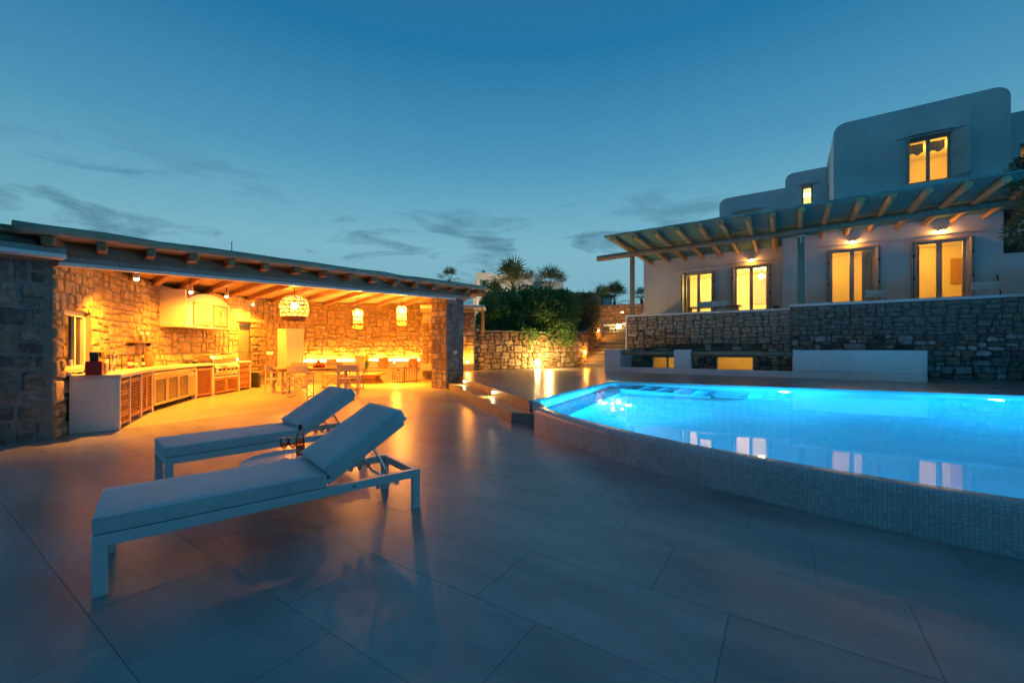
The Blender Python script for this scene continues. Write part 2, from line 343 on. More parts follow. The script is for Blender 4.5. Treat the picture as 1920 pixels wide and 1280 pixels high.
# ------------------------------------------------------------------ masonry
def stone_variant(i):
    r=random.Random(100+i); b=MB(); n=12; sup=r.uniform(6,14)
    def ring(k,y,jit):
        for j in range(n):
            a=2*PI*(j+.5)/n+.10*math.sin(j*2.4+i); c_,s_=math.cos(a),math.sin(a)
            rad=1/((abs(c_)**sup+abs(s_)**sup)**(1/sup))*.5*k*(1+r0[j]*jit)
            b.v.append((max(-.5,min(.5,rad*c_)),y+(r1[j]*.16 if y>.5 else 0),max(-.5,min(.5,rad*s_))))
    r0=[r.uniform(-.20,.05) for _ in range(n)]; r1=[r.uniform(-1,1) for _ in range(n)]
    ring(1.03,0,1); ring(1.02,.62,1); ring(.87,.95,1)
    b.v.append((r.uniform(-.1,.1),1+r.uniform(-.1,.1),r.uniform(-.1,.1)))
    for k in range(2):
        for j in range(n): b.f.append((k*n+j,k*n+n+j,k*n+n+(j+1)%n,k*n+(j+1)%n))
    for j in range(n): b.f.append((2*n+j,3*n,2*n+(j+1)%n))
    return b
SV={}
def stone_mesh(i,key):
    k=(i,key)
    if k not in SV:
        me=stone_variant(i).mesh('stone'); me.materials.append(M[key]); SV[k]=me
        for p in me.polygons: p.use_smooth=True
        me.set_sharp_from_angle(angle=R(38))
    return SV[k]
def split(x0,z0,x1,z1,mw,mh,r,out):
    w,h=x1-x0,z1-z0
    if w<=mw*r.uniform(.6,1.7) and h<=mh*r.uniform(.6,1.6): out.append((x0,z0,x1,z1)); return
    t=r.uniform(.27,.73)
    if w/mw>h/mh: m=x0+w*t; split(x0,z0,m,z1,mw,mh,r,out); split(m,z0,x1,z1,mw,mh,r,out)
    else: m=z0+h*t; split(x0,z0,x1,m,mw,mh,r,out); split(x0,m,x1,z1,mw,mh,r,out)
def layout(L,z0,z1,mw,mh,r,holes=(),course=None):
    out=[]; z=z0; course=course or mh*2.7
    while z<z1-.02:
        h=course*r.uniform(.6,1.4)
        if z1-(z+h)<mh*.7: h=z1-z
        x=0
        cells=[]
        while x<L-.01:
            w=mw*r.uniform(1.6,2.8)
            if L-(x+w)<mw*.8: w=L-x
            split(x,z,x+w,z+h,mw,mh,r,cells); x+=w
        out+=cells; z+=h
    res=[]
    def clip(c,hs):
        if not hs: res.append(c); return
        a,b_,cc,d=c; hx0,hz0,hx1,hz1=hs[0]
        if cc<=hx0+.01 or a>=hx1-.01 or d<=hz0+.01 or b_>=hz1-.01: clip(c,hs[1:]); return
        for q in ((a,b_,min(cc,hx0),d),(max(a,hx1),b_,cc,d),(max(a,hx0),b_,min(cc,hx1),min(d,hz0)),(max(a,hx0),max(b_,hz1),min(cc,hx1),d)):
            if q[2]-q[0]>.06 and q[3]-q[1]>.05: clip(q,hs[1:])
    for c in out: clip(c,list(holes))
    return res
COUNT={}
def place_stones(cells,posf,key,parent,depth=.07,gap=.006,r=None,limit=300,rootkey=None):
    """posf(s) -> (point, outward normal); every cell becomes one stone"""
    r=r or rng; rk=rootkey or parent.name; off=Vector(ROOT.get(parent.name,(0,0,0)))
    bulk=MB()
    for (a,z0,c,z1) in cells:
        s=(a+c)/2; p,n=posf(s); z=(z0+z1)/2; w=max(c-a-gap,.03); h=max(z1-z0-gap,.03); d=depth*r.uniform(.6,1.25); i=r.randrange(10)
        rz=math.atan2(n[1],n[0])-PI/2; fl=1
        loc=Vector((p[0],p[1],z))-Vector((n[0],n[1],0))*.02
        if COUNT.get(rk,0)<limit:
            COUNT[rk]=COUNT.get(rk,0)+1
            o=bpy.data.objects.new('stone',stone_mesh(i,key)); COL.objects.link(o); o.parent=parent; o.location=loc-off; o.rotation_euler=(r.uniform(-.03,.03),r.uniform(-.04,.04),rz); o.scale=(w,d+.02,h)
        else:
            sv=stone_variant(i); b=len(bulk.v); ca,sa=math.cos(rz),math.sin(rz)
            for x,y,zc in sv.v: bulk.v.append((loc.x+x*w*ca-y*(d+.02)*sa,loc.y+x*w*sa+y*(d+.02)*ca,loc.z+zc*h))
            bulk.f+=[tuple(b+q for q in f) for f in sv.f]
    if bulk.v: bulk.build('stonework',M[key],parent,kind='stuff',auto=38)
class Path:
    def __init__(s,pts):
        s.p=[Vector((a[0],a[1])) for a in pts]; s.c=[0]
        for i in range(len(pts)-1): s.c.append(s.c[-1]+(s.p[i+1]-s.p[i]).length)
        s.L=s.c[-1]
    def at(s,t):
        t=max(0,min(s.L,t)); i=0
        while i<len(s.c)-2 and s.c[i+1]<t: i+=1
        f=(t-s.c[i])/max(1e-6,s.c[i+1]-s.c[i]); return s.p[i].lerp(s.p[i+1],f),(s.p[i+1]-s.p[i]).normalized()
    def pos(s,side=1):   # outward normal = right of travel when side=1
        def f(t):
            p,d=s.at(t); a,_=s.at(t-.25); b,_=s.at(t+.25); d=(b-a).normalized(); return (p.x,p.y),(d.y*side,-d.x*side)
        return f
    def s_at_px(s,px):
        best=(1e9,0); n=600
        for i in range(n+1):
            t=s.L*i/n; p,_=s.at(t); q=abs(pxx(p.x,p.y)-px)
            if q<best[0]: best=(q,t)
        return best[1]
def catmull(pts,n=6):
    P=[Vector(p) for p in pts]; P=[P[0]*2-P[1]]+P+[P[-1]*2-P[-2]]; out=[]
    for i in range(1,len(P)-2):
        for k in range(n):
            t=k/n; a,b,c,d=P[i-1:i+3]
            out.append(.5*((2*b)+(c-a)*t+(2*a-5*b+4*c-d)*t*t+(3*b-a-3*c+d)*t**3))
    out.append(P[-2]); return [tuple(p) for p in out]
def wall_sheet(path,z0,z1,th,side,holes,step=.3):
    """a wall following a path, its face on the outward side, with real openings"""
    b=MB(); cuts=sorted(set([0,path.L]+[i*step for i in range(1,int(path.L/step))]+[h[0] for h in holes]+[h[2] for h in holes])); cuts=[c for c in cuts if 0<=c<=path.L]
    f=path.pos(side)
    for a,c in zip(cuts,cuts[1:]):
        if c-a<1e-4: continue
        m=(a+c)/2; zs=[(z0,z1(m) if callable(z1) else z1)]
        for h in holes:
            if h[0]-1e-4<=m<=h[2]+1e-4:
                nz=[]
                for q in zs:
                    if h[1]>q[0]: nz.append((q[0],min(q[1],h[1])))
                    if h[3]<q[1]: nz.append((max(q[0],h[3]),q[1]))
                zs=nz
        pa,na=f(a); pc,nc=f(c); A=(pa[0]-na[0]*th,pa[1]-na[1]*th); C=(pc[0]-nc[0]*th,pc[1]-nc[1]*th)
        for q in zs:
            if q[1]-q[0]>.005: b.prism([pa,pc,C,A],q[0],q[1])
    return b
ZU=.395; ZW=.335; BASE=-1.7
# ================================================================== SETTING
g=MB(); g.bb(-900,-900,BASE-.6,900,1200,BASE-.01)
struct(g.build('ground',M['earth']))
# pool outline
CC=(2.148,13.138); CR=9.11
def arc_pt(x,r=CR): return CC[1]-math.sqrt(max(0,r*r-(x-CC[0])**2))
STEP_LO=[(-9.25,10.22),(-7.0,8.50),(-4.17,6.28)]
STEP_UP=[(-9.35,10.80),(-6.9,8.86),(-3.92,6.53)]
def fb(x):
    if x<=-4.17:
        for (a,b),(c_,d) in zip(STEP_LO,STEP_LO[1:]):
            if a<=x<=c_: return b+(d-b)*(x-a)/(c_-a)
        return 10.22+(-9.25-x)*.8
    if x<-3.52: return 6.28+.075*(x+4.17)
    return arc_pt(x)+.02
XL,XR=-9.36,9.0
lt=MB(); xs=[XL+(XR-XL)*i/90 for i in range(91)]
lt.prism([(XL,-14),(XR,-14)]+[(x,fb(x)) for x in reversed(xs)],BASE,-.004)
lower=struct(lt.build('lower_terrace',M['grout']))
# porcelain slabs, one by one
ntile=0; Y0=-.03; RH=.6075; TW=1.185
bulk=MB()
for k in range(-6,18):
    y0=Y0+RH*k; y1=y0+RH; ox=-1.045*1.37-(k-3)*(.288*1.37)
    i0=math.floor((XL-ox)/TW)
    for i in range(i0,i0+20):
        x0=max(ox+i*TW,XL); x1=min(ox+(i+1)*TW,XR)
        if x1-x0<.05: continue
        g_=.0013; a,b=x0+g_,x1-g_; c_=y0+g_; n=10
        top=[(x,min(y1-g_,fb(x)-.004)) for x in [b+(a-b)*j/n for j in range(n+1)]]
        if max(t[1] for t in top)<c_+.03: continue
        if min(t[1] for t in top)>y1-g_-1e-6: top=[top[0],top[-1]]
        else:
            top=[t for t in top if t[1]>c_+.002]
            if len(top)<2: continue
            a,b=top[-1][0],top[0][0]
        zt=rng.uniform(-.0006,.0006)
        m=MB().prism([(a,c_),(b,c_)]+top,-.0035,zt)
        near=(y1>-.7)
        if near and ntile<300:
            ntile+=1; o=m.build('floor_tile',M['tile'],lower)
        else:
            q=len(bulk.v); bulk.v+=m.v; bulk.f+=[tuple(q+j for j in f) for f in m.f]
bulk.build('tiling',M['tile'],lower,kind='stuff')
# pavilion floor
WALL=catmull([(-9.05,1.38),(-9.49,1.57),(-10.8,2.2),(-11.75,2.72),(-13.65,4.10),(-14.35,4.95),(-15.05,5.85),(-15.85,6.95),(-16.35,8.1),(-16.5,9.2),(-16.2,10.75),(-15.3,12.25),(-14.0,13.4),(-12.4,14.2)],6)
pf=MB().prism([(XL+.002,-14),(XL+.002,10.15),(-9.95,10.9),(-12.3,14.4),(-18,16),(-24,10),(-24,-14)],BASE,-.002)
struct(pf.build('pavilion_floor',M['cement']))
# upper terrace
POOL_L=[(-3.92,6.53),(-4.22,11.6)]; FAR=[(-4.22,11.6),(4.06,12.75),(9.5,13.45)]
up=MB().prism([STEP_UP[2],STEP_UP[1],STEP_UP[0],(-10.0,11.15),(-12.5,14.45),(-13.4,20.8),(-6.2,20.8),(-6.2,16.0),(9.5,16.0),(9.5,13.45),(4.06,12.75),(-4.22,11.6)],BASE,ZU)
up.prism([(.172,16.003),(9.5,16.003),(9.5,18.48),(.172,18.48)],BASE,ZU-.001)
upper=struct(up.build('upper_terrace',M['deck']))
st=MB().prism([STEP_LO[2],(-3.50,6.33),(-3.915,6.525),(STEP_UP[1][0],STEP_UP[1][1]-.003),(STEP_UP[0][0],STEP_UP[0][1]-.003),STEP_LO[0],STEP_LO[1]],-.6,.195)
struct(st.build('terrace_step',M['deck'],bevel=.006))
# ground behind the retaining walls
gb=MB().prism([(-12.2,14.6),(-10.1,16.95),(-8.8,19.6),(-8.95,22.4),(-9.0,25.0),(-6.3,25.0),(-6.3,40),(40,60),(40,300),(-300,300),(-300,20),(-19,16.6)],BASE,1.98)
struct(gb.build('garden_ground',M['earth']))
# ================================================================== POOL
pool=thing('swimming_pool','raised mosaic pool with a curved overflow edge and glowing blue water','swimming pool',(0,9,-1.05),world=True)
xs=[-3.52+(9.5+3.52)*i/80 for i in range(81)]
def sweep_pool(prof):
    b=MB(); b.uv=[]; s=0; prev=None
    for x in xs:
        p=Vector((x,arc_pt(x))); n=(Vector(CC)-p).normalized()
        if prev: s+=(p-prev).length
        prev=p; v=0; pq=None
        for o_,z in prof:
            if pq: v+=math.hypot(o_-pq[0],z-pq[1])
            pq=(o_,z); q=p+n*o_; b.v.append((q.x,q.y,z)); b.uv.append((s,v))
    m=len(prof)
    for i in range(len(xs)-1):
        for j in range(m-1): b.f.append((i*m+j,i*m+m+j,i*m+m+j+1,i*m+j+1))
    b.f.append(tuple(range(m))) if False else None
    return b
sweep_pool([(0,-.012),(0,.285),(.006,.315),(.025,.340),(.06,.352),(.16,.350),(.215,.338)]).build('overflow_edge',M['mosaic'],pool,smooth=True)
sweep_pool([(.2151,.337),(.235,.30),(.235,-1.05)]).build('front_basin_wall',M['poolwall'],pool,smooth=True)
# end face of the curved wall next to the step
e=MB(); p0=Vector((xs[0],arc_pt(xs[0]))); n0=(Vector(CC)-p0).normalized(); e.uv=[]
pr=[(0,-.012),(0,.285),(.006,.315),(.025,.340),(.06,.352),(.16,.350),(.215,.338),(.235,.30),(.235,-.012)]
bw=MB(); L0=Vector((-3.92,6.53)); inner0=p0+n0*.235
poly=[(p0.x,p0.y),(p0.x-.40,p0.y+.62),(inner0.x-.36,inner0.y+.42),(inner0.x,inner0.y)]
bw.prism(poly,-.012,.349); bw.build('corner_pier',M['mosaic'],pool)
basin=MB(); th=.02
def wallpoly(pts,z0,z1,b):
    for a,c_ in zip(pts,pts[1:]): b.quad((a[0],a[1],z0),(c_[0],c_[1],z0),(c_[0],c_[1],z1),(a[0],a[1],z1))
ring=[(inner0.x-.30,inner0.y+.30),(-3.90,6.55),(-4.20,11.58),(4.06,12.73),(9.5,13.43),(9.5,arc_pt(9.5,CR-.235))]
wallpoly(ring,-1.05,ZU-.004,basin); basin.build('basin_wall',M['poolwall'],pool)
fl=MB(); fl.quad(*[(x,y,-1.05) for x,y in [(xs_,arc_pt(xs_)+.2) for xs_ in xs]+list(reversed(ring))]); fl.build('basin_floor',M['poolwall'],pool)
cp=MB(); 
for a,c_ in (((-3.92,6.53),(-4.22,11.6)),((-4.22,11.6),(4.06,12.75)),((4.06,12.75),(9.5,13.45))):
    d=(Vector(c_)-Vector(a)).normalized(); n=Vector((-d.y,d.x)) if False else Vector((d.y,-d.x))
    cp.bar((a[0]+n.x*-.0,a[1]+n.y*-.0,ZU-.045),(c_[0],c_[1],ZU-.045),.07,.094)
cp.build('coping',M['mosaic'],pool,bevel=.01)
# bench along the left wall and the stair in the back corner
MB().prism([(-3.55,6.0),(-3.9,6.56),(-4.17,11.5),(-3.6,11.6),(-3.2,6.05)],-1.04,-.70).build('underwater_bench',M['poolwall'],pool,bevel=.02)
for i in range(5):
    x0=-3.6+i*.42; z=-.08-.17*i; yb=11.6+(x0+4.2)*.139
    MB().prism([(x0,yb-1.15),(x0+.42,yb-1.09),(x0+.42,yb+.04),(x0,yb-.02)],-1.045,z).build('stair_tread',M['poolwall'],pool,bevel=.015)
MB().prism([(-1.5,11.9-.95),(-.75,11.9-.85),(-.75,12.03),(-1.5,11.93)],-1.044,-.70).build('stair_tread',M['poolwall'],pool,bevel=.015)
def pool_lamp(p,n,power,off_=.12,colr=(.006,.455,1.0)):
    l=MB(); n=Vector(n).normalized(); p=Vector(p); l.tube([p,p+n*.02],.11,18); o=l.build('underwater_light',M['poolbulb'],pool)
    light('pool_lamp','POINT',p+n*off_,power,colr,pool,size=.06)
for px,py,pw in ((-.05,0,850),(3.6,0,950),(7.2,0,900)):
    yy=11.58+(px+4.2)*.139 if px<4 else 12.73+(px-4.06)*.128
    pool_lamp((px,yy-.02,-.20),(0.1,-1,0),pw)
pool_lamp((-3.30,8.6,-.86),(1,-.05,0),620,.55,(.012,.58,1.0))

wt=MB(); wt.quad(*[(x,arc_pt(x,CR)+.19,ZW+.006) for x in xs]+[(9.49,13.42,ZW+.006),(4.06,12.725,ZW+.006),(-4.19,11.575,ZW+.006),(-3.895,6.56,ZW+.006),(inner0.x-.29,inner0.y+.30,ZW+.006)])
struct(wt.build('pool_water',M['water']))
# ================================================================== HOUSE SIDE
TZ=2.5   # house terrace floor
# ---- terrace retaining wall
tw=thing('terrace_wall','long stone retaining wall with a white cap below the lit house terrace','stone wall',(0,18.6,BASE),world=True)
YL,YR=18.78,18.5
wins=[(-5.02,-.6,-3.98,.99),(-2.44,-.6,-1.05,1.03)]
holesL=[(w[0]+6.08,w[1],w[2]+6.08,w[3]) for w in wins]
pl=Path([(-6.08,YL),(.16,YL)]); pr_=Path([(.16,YR),(9.5,YR)])
core=wall_sheet(pl,BASE,2.76,.35,1,holesL,step=2); core.bb(.165,YR,BASE,9.5,YR+.35,2.86)
core.build('wall_core',M['mortar_dark'],tw)
MB().bb(-6.12,YL+.005,TZ-.15,9.5,22.4,TZ).build('terrace_floor',M['deck'],tw)
MB().bb(-6.10,YL+.36,BASE,-5.85,22.4,2.76).build('side_wall',M['mortar'],tw)
MB().bb(-6.13,YL-.07,2.76,.13,YL+.40,2.85).build('wall_cap',M['plaster'],tw,bevel=.03)
MB().bb(.10,YR-.07,2.86,9.5,YR+.40,2.955).build('wall_cap',M['plaster'],tw,bevel=.03)
MB().bb(-6.15,YL-.06,ZU,-6.085,YL+.2,2.78).build('corner_strip',M['plaster'],tw,bevel=.01)
r1=random.Random(11)
place_stones(layout(pl.L,-.9,2.75,.42,.22,r1,holesL+[(w[0]+6.08-.3,w[3],w[2]+6.08+.3,w[3]+.22) for w in wins]),pl.pos(1),'stone_brown',tw,depth=.07,r=r1)
place_stones(layout(7.0,ZU,2.85,.42,.23,r1),pr_.pos(1),'stone_grey',tw,depth=.07,r=r1,limit=520)
MB().bb(.115,YR-.03,ZU+.9,.175,YL+.05,2.86).build('corner_strip',M['mortar_dark'],tw)
for w in wins:
    MB().bb(w[0]-.28,YL-.10,w[3]+.01,w[2]+.28,YL+.2,w[3]+.20).build('lintel',M['wood_beam'],tw,bevel=.015)
    x0,z0,x1,z1=w
    fr=MB(); t=.07
    fr.bb(x0,YL+.08,z0,x0+t,YL+.17,z1); fr.bb(x1-t,YL+.08,z0,x1,YL+.17,z1); fr.bb(x0+t,YL+.08,z1-t,x1-t,YL+.17,z1); fr.bb(x0+t,YL+.08,z0,x1-t,YL+.17,z0+t); fr.bb((x0+x1)/2+.12,YL+.09,z0+t,(x0+x1)/2+.2,YL+.16,z1-t) if x1-x0<1.2 else None
    fo=fr.build('window',M['doorframe'],tw)
    MB().bb(x0+t,YL+.115,z0+t,x1-t,YL+.12,z1-t).build('pane',M['glass'],fo)
# rooms behind the two low windows
rm=MB()
for x0,x1 in ((-5.85,-3.3),(-3.1,.1)):
    y0,y1,z0,z1=YL+.36,YL+3.0,-.9,1.6
    rm.quad((x0,y1,z0),(x1,y1,z0),(x1,y1,z1),(x0,y1,z1)); rm.quad((x0,y0,z0),(x0,y1,z0),(x0,y1,z1),(x0,y0,z1)); rm.quad((x1,y0,z0),(x1,y1,z0),(x1,y1,z1),(x1,y0,z1))
    rm.quad((x0,y0,z0),(x1,y0,z0),(x1,y1,z0),(x0,y1,z0)); rm.quad((x0,y0,z1),(x1,y0,z1),(x1,y1,z1),(x0,y1,z1))
rm.build('cellar_room',M['roomwall'],tw)
for x in (-4.5,-1.6): light('cellar_lamp','POINT',(x,YL+1.6,1.35),36,WARM2,tw,size=.1)
pc=MB().bb(-4.40,YL+2.93,.62,-4.12,YL+2.99,.98); tag(pc.build('wall_picture',M['wickerdark'],bevel=.01),'small dark framed picture seen through the narrow low cellar window','picture')
# ---- white parapet with log rails round the light well
wp=thing('light_well_parapet','low white plastered parapet with wooden rails beyond the pool','parapet wall',(-1.4,16.1,BASE),world=True)
b=MB(); b.bb(-6.13,16.0,BASE,3.27,16.28,.60); b.bb(-6.13,16.0,.60,-5.47,16.28,1.285); b.bb(-3.46,16.0,.60,-2.88,16.28,1.285); b.bb(.17,16.0,.60,3.27,16.28,1.285)
b.build('front_wall',M['plaster'],wp,bevel=.025)
MB().bb(-6.13,16.285,BASE,-5.86,18.70,1.285).build('side_wall',M['plaster'],wp,bevel=.025)
MB().bb(.17,16.285,BASE,.42,18.45,1.285).build('side_wall',M['plaster'],wp,bevel=.025)
MB().bb(-5.85,16.285,-1.2,.165,18.7,-1.0).build('well_floor',M['deck'],wp)
for a,c_ in ((-5.55,-3.40),(-2.95,.25)):
    MB().tube([(a,16.14,1.15),(a*.66+c_*.34,16.15,1.155),(a*.3+c_*.7,16.13,1.15),(c_,16.14,1.16)],.07,10).build('log_rail',M['wood_grey'],wp,smooth=True)
# ---- the house
hs=thing('white_house','white cubic two storey house with lit windows above the pool','house',(2,24,TZ),world=True)
def facade(b,x0,x1,z0,z1,y,th,holes):
    xc=sorted(set([x0,x1]+[h[0] for h in holes]+[h[2] for h in holes])); 
    for a,c_ in zip(xc,xc[1:]):
        zs=[(z0,z1)]
        for h in holes:
            if h[0]-1e-5<=a and c_<=h[2]+1e-5:
                nz=[]
                for q in zs:
                    if h[1]>q[0]: nz.append((q[0],min(h[1],q[1])))
                    if h[3]<q[1]: nz.append((max(q[0],h[3]),q[1]))
                zs=nz
        for q in zs: b.bb(a,y,q[0],c_,y+th,q[1])
def roundtop(x0,x1,z0,z1,r,rl=True,rr=True):
    p=[(x0,z0),(x1,z0)]
    if rr: p+=[(x1-r+r*math.cos(a*PI/2/8),z1-r+r*math.sin(a*PI/2/8)) for a in range(9)]
    else: p.append((x1,z1))
    if rl: p+=[(x0+r-r*math.sin(a*PI/2/8),z1-r+r*math.cos(a*PI/2/8)) for a in range(9)]
    else: p.append((x0,z1))
    return p
def block(name,x0,x1,y0,y1,z0,z1,holes,r=.35,rl=True,rr=True,m='plaster'):
    b=MB(); t=.32; zc=z1-r-.35
    facade(b,x0,x1,z0,zc,y0,t,holes)
    b.bb(x0,y0+t,z0,x0+t,y1,zc); b.bb(x1-t,y0+t,z0,x1,y1,zc); b.bb(x0+t,y1-t,z0,x1-t,y1,zc)
    b.xzprism(roundtop(x0,x1,zc,z1,r,rl,rr),y0,y1)
    # weld coplanar pieces so that the face reads as one plaster surface
    o=b.build(name,M[m],hs); return o
def room(x0,x1,y0,y1,z0,z1,power,lp=None,col=WARM2):
    b=MB(); b.quad((x0,y1,z0),(x1,y1,z0),(x1,y1,z1),(x0,y1,z1)); b.quad((x0,y0,z0),(x0,y1,z0),(x0,y1,z1),(x0,y0,z1)); b.quad((x1,y0,z0),(x1,y1,z0),(x1,y1,z1),(x1,y0,z1))
    b.quad((x0,y0,z0),(x1,y0,z0),(x1,y1,z0),(x0,y1,z0)); b.quad((x0,y0,z1),(x1,y0,z1),(x1,y1,z1),(x0,y1,z1)); b.build('room',M['roomwall'],hs)
    lp=lp or ((x0+x1)/2,(y0+y1)/2,z1-.45); light('room_lamp','POINT',lp,power,col,hs,size=.12)
def french_door(x0,x1,z0,z1,y,leafs=2,open_right=False,shut=True):
    """frame, panes, middle stile; folded shutters on the reveals"""
    t=.075; fr=MB(); yy=y+.16
    fr.bb(x0,yy,z0,x0+t,yy+.1,z1); fr.bb(x1-t,yy,z0,x1,yy+.1,z1); fr.bb(x0+t,yy,z1-t,x1-t,yy+.1,z1); xm=(x0+x1)/2; fr.bb(xm-.07,yy-.005,z0,xm+.07,yy+.095,z1-t)
    for a,c_ in ((x0+t,xm-.07),(xm+.07,x1-t)): fr.bb(a,yy+.01,z0,c_,yy+.09,z0+.16)
    o=fr.build('french_door',M['doorframe'],hs)
    for a,c_ in ((x0+t,xm-.07),(xm+.07,x1-t)): MB().bb(a,yy+.045,z0+.16,c_,yy+.052,z1-t).build('pane',M['glass'],o)
    if shut:
        for x,sx in ((x0-.012,-1),(x1+.012,1)):
            sh=MB(); sh.box(x+sx*.04,y-.10,(z0+z1)/2,.045,.30,z1-z0-.04); sh.box(x+sx*.095,y-.08,(z0+z1)/2,.04,.26,z1-z0-.06)
            so=sh.build('shutter',M['doorframe'],hs,bevel=.006)
            for k in (.2,.5,.8): MB().box(x+sx*.065,y-.25,z0+(z1-z0)*k,.05,.03,.09).build('hinge',M['iron'],so)
def eyebrow(x0,x1,z,y,drop=.07,proj=.10):
    b=MB(); n=10; pts=[]
    for i in range(n+1):
        t=i/n; x=x0+(x1-x0)*t; zz_=z-drop*(2*t-1)**2; pts.append((x,zz_))
    poly=pts+[(x,q-.035) for x,q in reversed(pts)]
    b.xzprism(poly,y-proj,y+.02); return b.build('drip_moulding',M['plaster'],hs,bevel=.008)
YA,YB=22.5,21.0
dL=[(-4.35,TZ,-3.05,5.10),(-2.08,TZ,-.72,5.20)]
dR=[(1.47,TZ,2.84,5.24),(3.96,TZ,5.30,5.24)]
block('ground_floor_wing',-6.4,-.16,YA,30,TZ-.2,6.35,dL,r=.15)
block('ground_floor_front',-.15,9.5,YB,26.5,TZ-.2,7.12,dR,r=.45,rr=False)
room(-6.0,-.5,YA+.33,27.5,TZ+.01,5.55,420,(-3.2,24.6,4.6),(1,.62,.14)); 
room(.2,3.35,YB+.33,24.6,TZ+.01,5.6,92); room(3.4,6.2,YB+.33,24.6,TZ+.01,5.6,88)
# upper volumes
w_up=(3.93,7.70,5.14,9.42)
block('upper_storey',1.64,6.62,22.0,28,6.6,10.68,[w_up],r=.4)
room(2.0,6.2,22.33,26,7.0,9.85,75,(5.2,24.4,9.2))
wB=(.64,7.9,1.07,9.33)
block('upper_landing',-.06,1.62,25.2,29,6.3,10.12,[wB],r=.35,rr=False)
room(.2,1.5,25.53,28,6.8,9.36,120,None,(1,.62,.22))
wC=(-2.45,7.3,-1.15,8.84)
block('upper_wing',-3.2,-.065,26.3,30.5,5.8,9.80,[wC],r=.4,rr=False)
room(-3.0,-.3,26.63,29.5,6.4,9.0,80)
block('rear_tower',6.64,9.5,23.2,29,6.6,10.1,[(7.2,7.6,8.4,8.9)],r=.3,rl=False)
room(6.9,9.2,23.6,28,6.8,9.3,3)
for d in dL+dR:
    french_door(d[0],d[2],d[1],d[3],YA if d in dL else YB); eyebrow(d[0]-.42,d[2]+.42,d[3]+.22,YA if d in dL else YB)
    MB().bb(d[0]-.06,(YA if d in dL else YB)-.05,d[3]+.004,d[2]+.06,(YA if d in dL else YB)+.1,d[3]+.05).build('door_head',M['shutter'],hs)
# upper window with an open shutter
def window(x0,x1,z0,z1,y,bars=0):
    t=.07; fr=MB(); yy=y+.14; xm=(x0+x1)/2
    fr.bb(x0,yy,z0,x0+t,yy+.08,z1); fr.bb(x1-t,yy,z0,x1,yy+.08,z1); fr.bb(x0+t,yy,z1-t,x1-t,yy+.08,z1); fr.bb(x0+t,yy,z0,x1-t,yy+.08,z0+t)
    if not bars: fr.bb(xm-.05,yy-.005,z0+t,xm+.05,yy+.075,z1-t)
    o=fr.build('window',M['shutter'],hs)
    MB().bb(x0+t,yy+.035,z0+t,x1-t,yy+.041,z1-t).build('pane',M['glass'],o)
    if bars:
        for i in range(bars): zq=z0+(z1-z0)*(i+1)/(bars+1); MB().tube([(x0-.02,yy-.09,zq),(x1+.02,yy-.09,zq)],.014,6).build('window_bar',M['iron'],o)
    return o
u=window(w_up[0],w_up[2],w_up[1],w_up[3],22.0)
sh=MB(); sh.box(w_up[2]+.19,21.78,(w_up[1]+w_up[3])/2,.05,.56,1.68,rz=R(40))
for k in range(3): sh.box(w_up[2]+.165,21.77,w_up[1]+.35+k*.5,.02,.40,.03,rz=R(40))
sh.build('shutter',M['cream'],hs,bevel=.008)  # paler than the other shutter: window light on it put into the colour
MB().box(w_up[0]-.015,21.86,(w_up[1]+w_up[3])/2,.05,.30,1.68).build('shutter',M['shutter'],hs,bevel=.008)
MB().bb(w_up[0]-.03,21.9,w_up[3]+.004,w_up[2]+.03,22.2,w_up[3]+.06).build('door_head',M['shutter'],hs); eyebrow(w_up[0]-.35,w_up[2]+.4,w_up[3]+.16,22.0,drop=.05)
cu=MB()
for x0,x1 in ((4.02,4.45),(4.60,5.05)):
    n=10
    for i in range(n): 
        a=x0+(x1-x0)*i/n; c_=x0+(x1-x0)*(i+1)/n; cu.quad((a,22.42+.02*(i%2),9.35),(c_,22.42+.02*((i+1)%2),9.35),(c_,22.42+.02*((i+1)%2),8.95+.05*math.sin(i*.9)),(a,22.42+.02*(i%2),8.95+.05*math.sin(i*.9-.9)))
cu.build('curtain',M['roomwall'],hs)
window(*[wB[i] for i in (0,2,1,3)],25.2,bars=4); eyebrow(wB[0]-.3,wB[2]+.3,wB[3]+.14,25.2,drop=.05)
MB().bb(wB[0]-.05,25.12,wB[3]+.004,wB[2]+.05,25.3,wB[3]+.06).build('door_head',M['shutter'],hs)
window(*[wC[i] for i in (0,2,1,3)],26.3); eyebrow(wC[0]-.3,wC[2]+.3,wC[3]+.14,26.3,drop=.05)
MB().bb(wC[0]-.06,26.2,wC[3]+.004,wC[2]+.06,26.42,wC[3]+.07).build('door_head',M['shutter'],hs)
window(7.2,8.4,7.6,8.9,23.2)
# side window of the upper storey and rainwater pipe
MB().bb(1.60,24.3,7.35,1.645,25.2,8.95).build('side_shutter',M['shutter'],hs,bevel=.01)
MB().tube([(5.62,21.965,6.9),(5.62,21.965,10.62)],.02,6).build('cable_conduit',M['plaster'],hs)
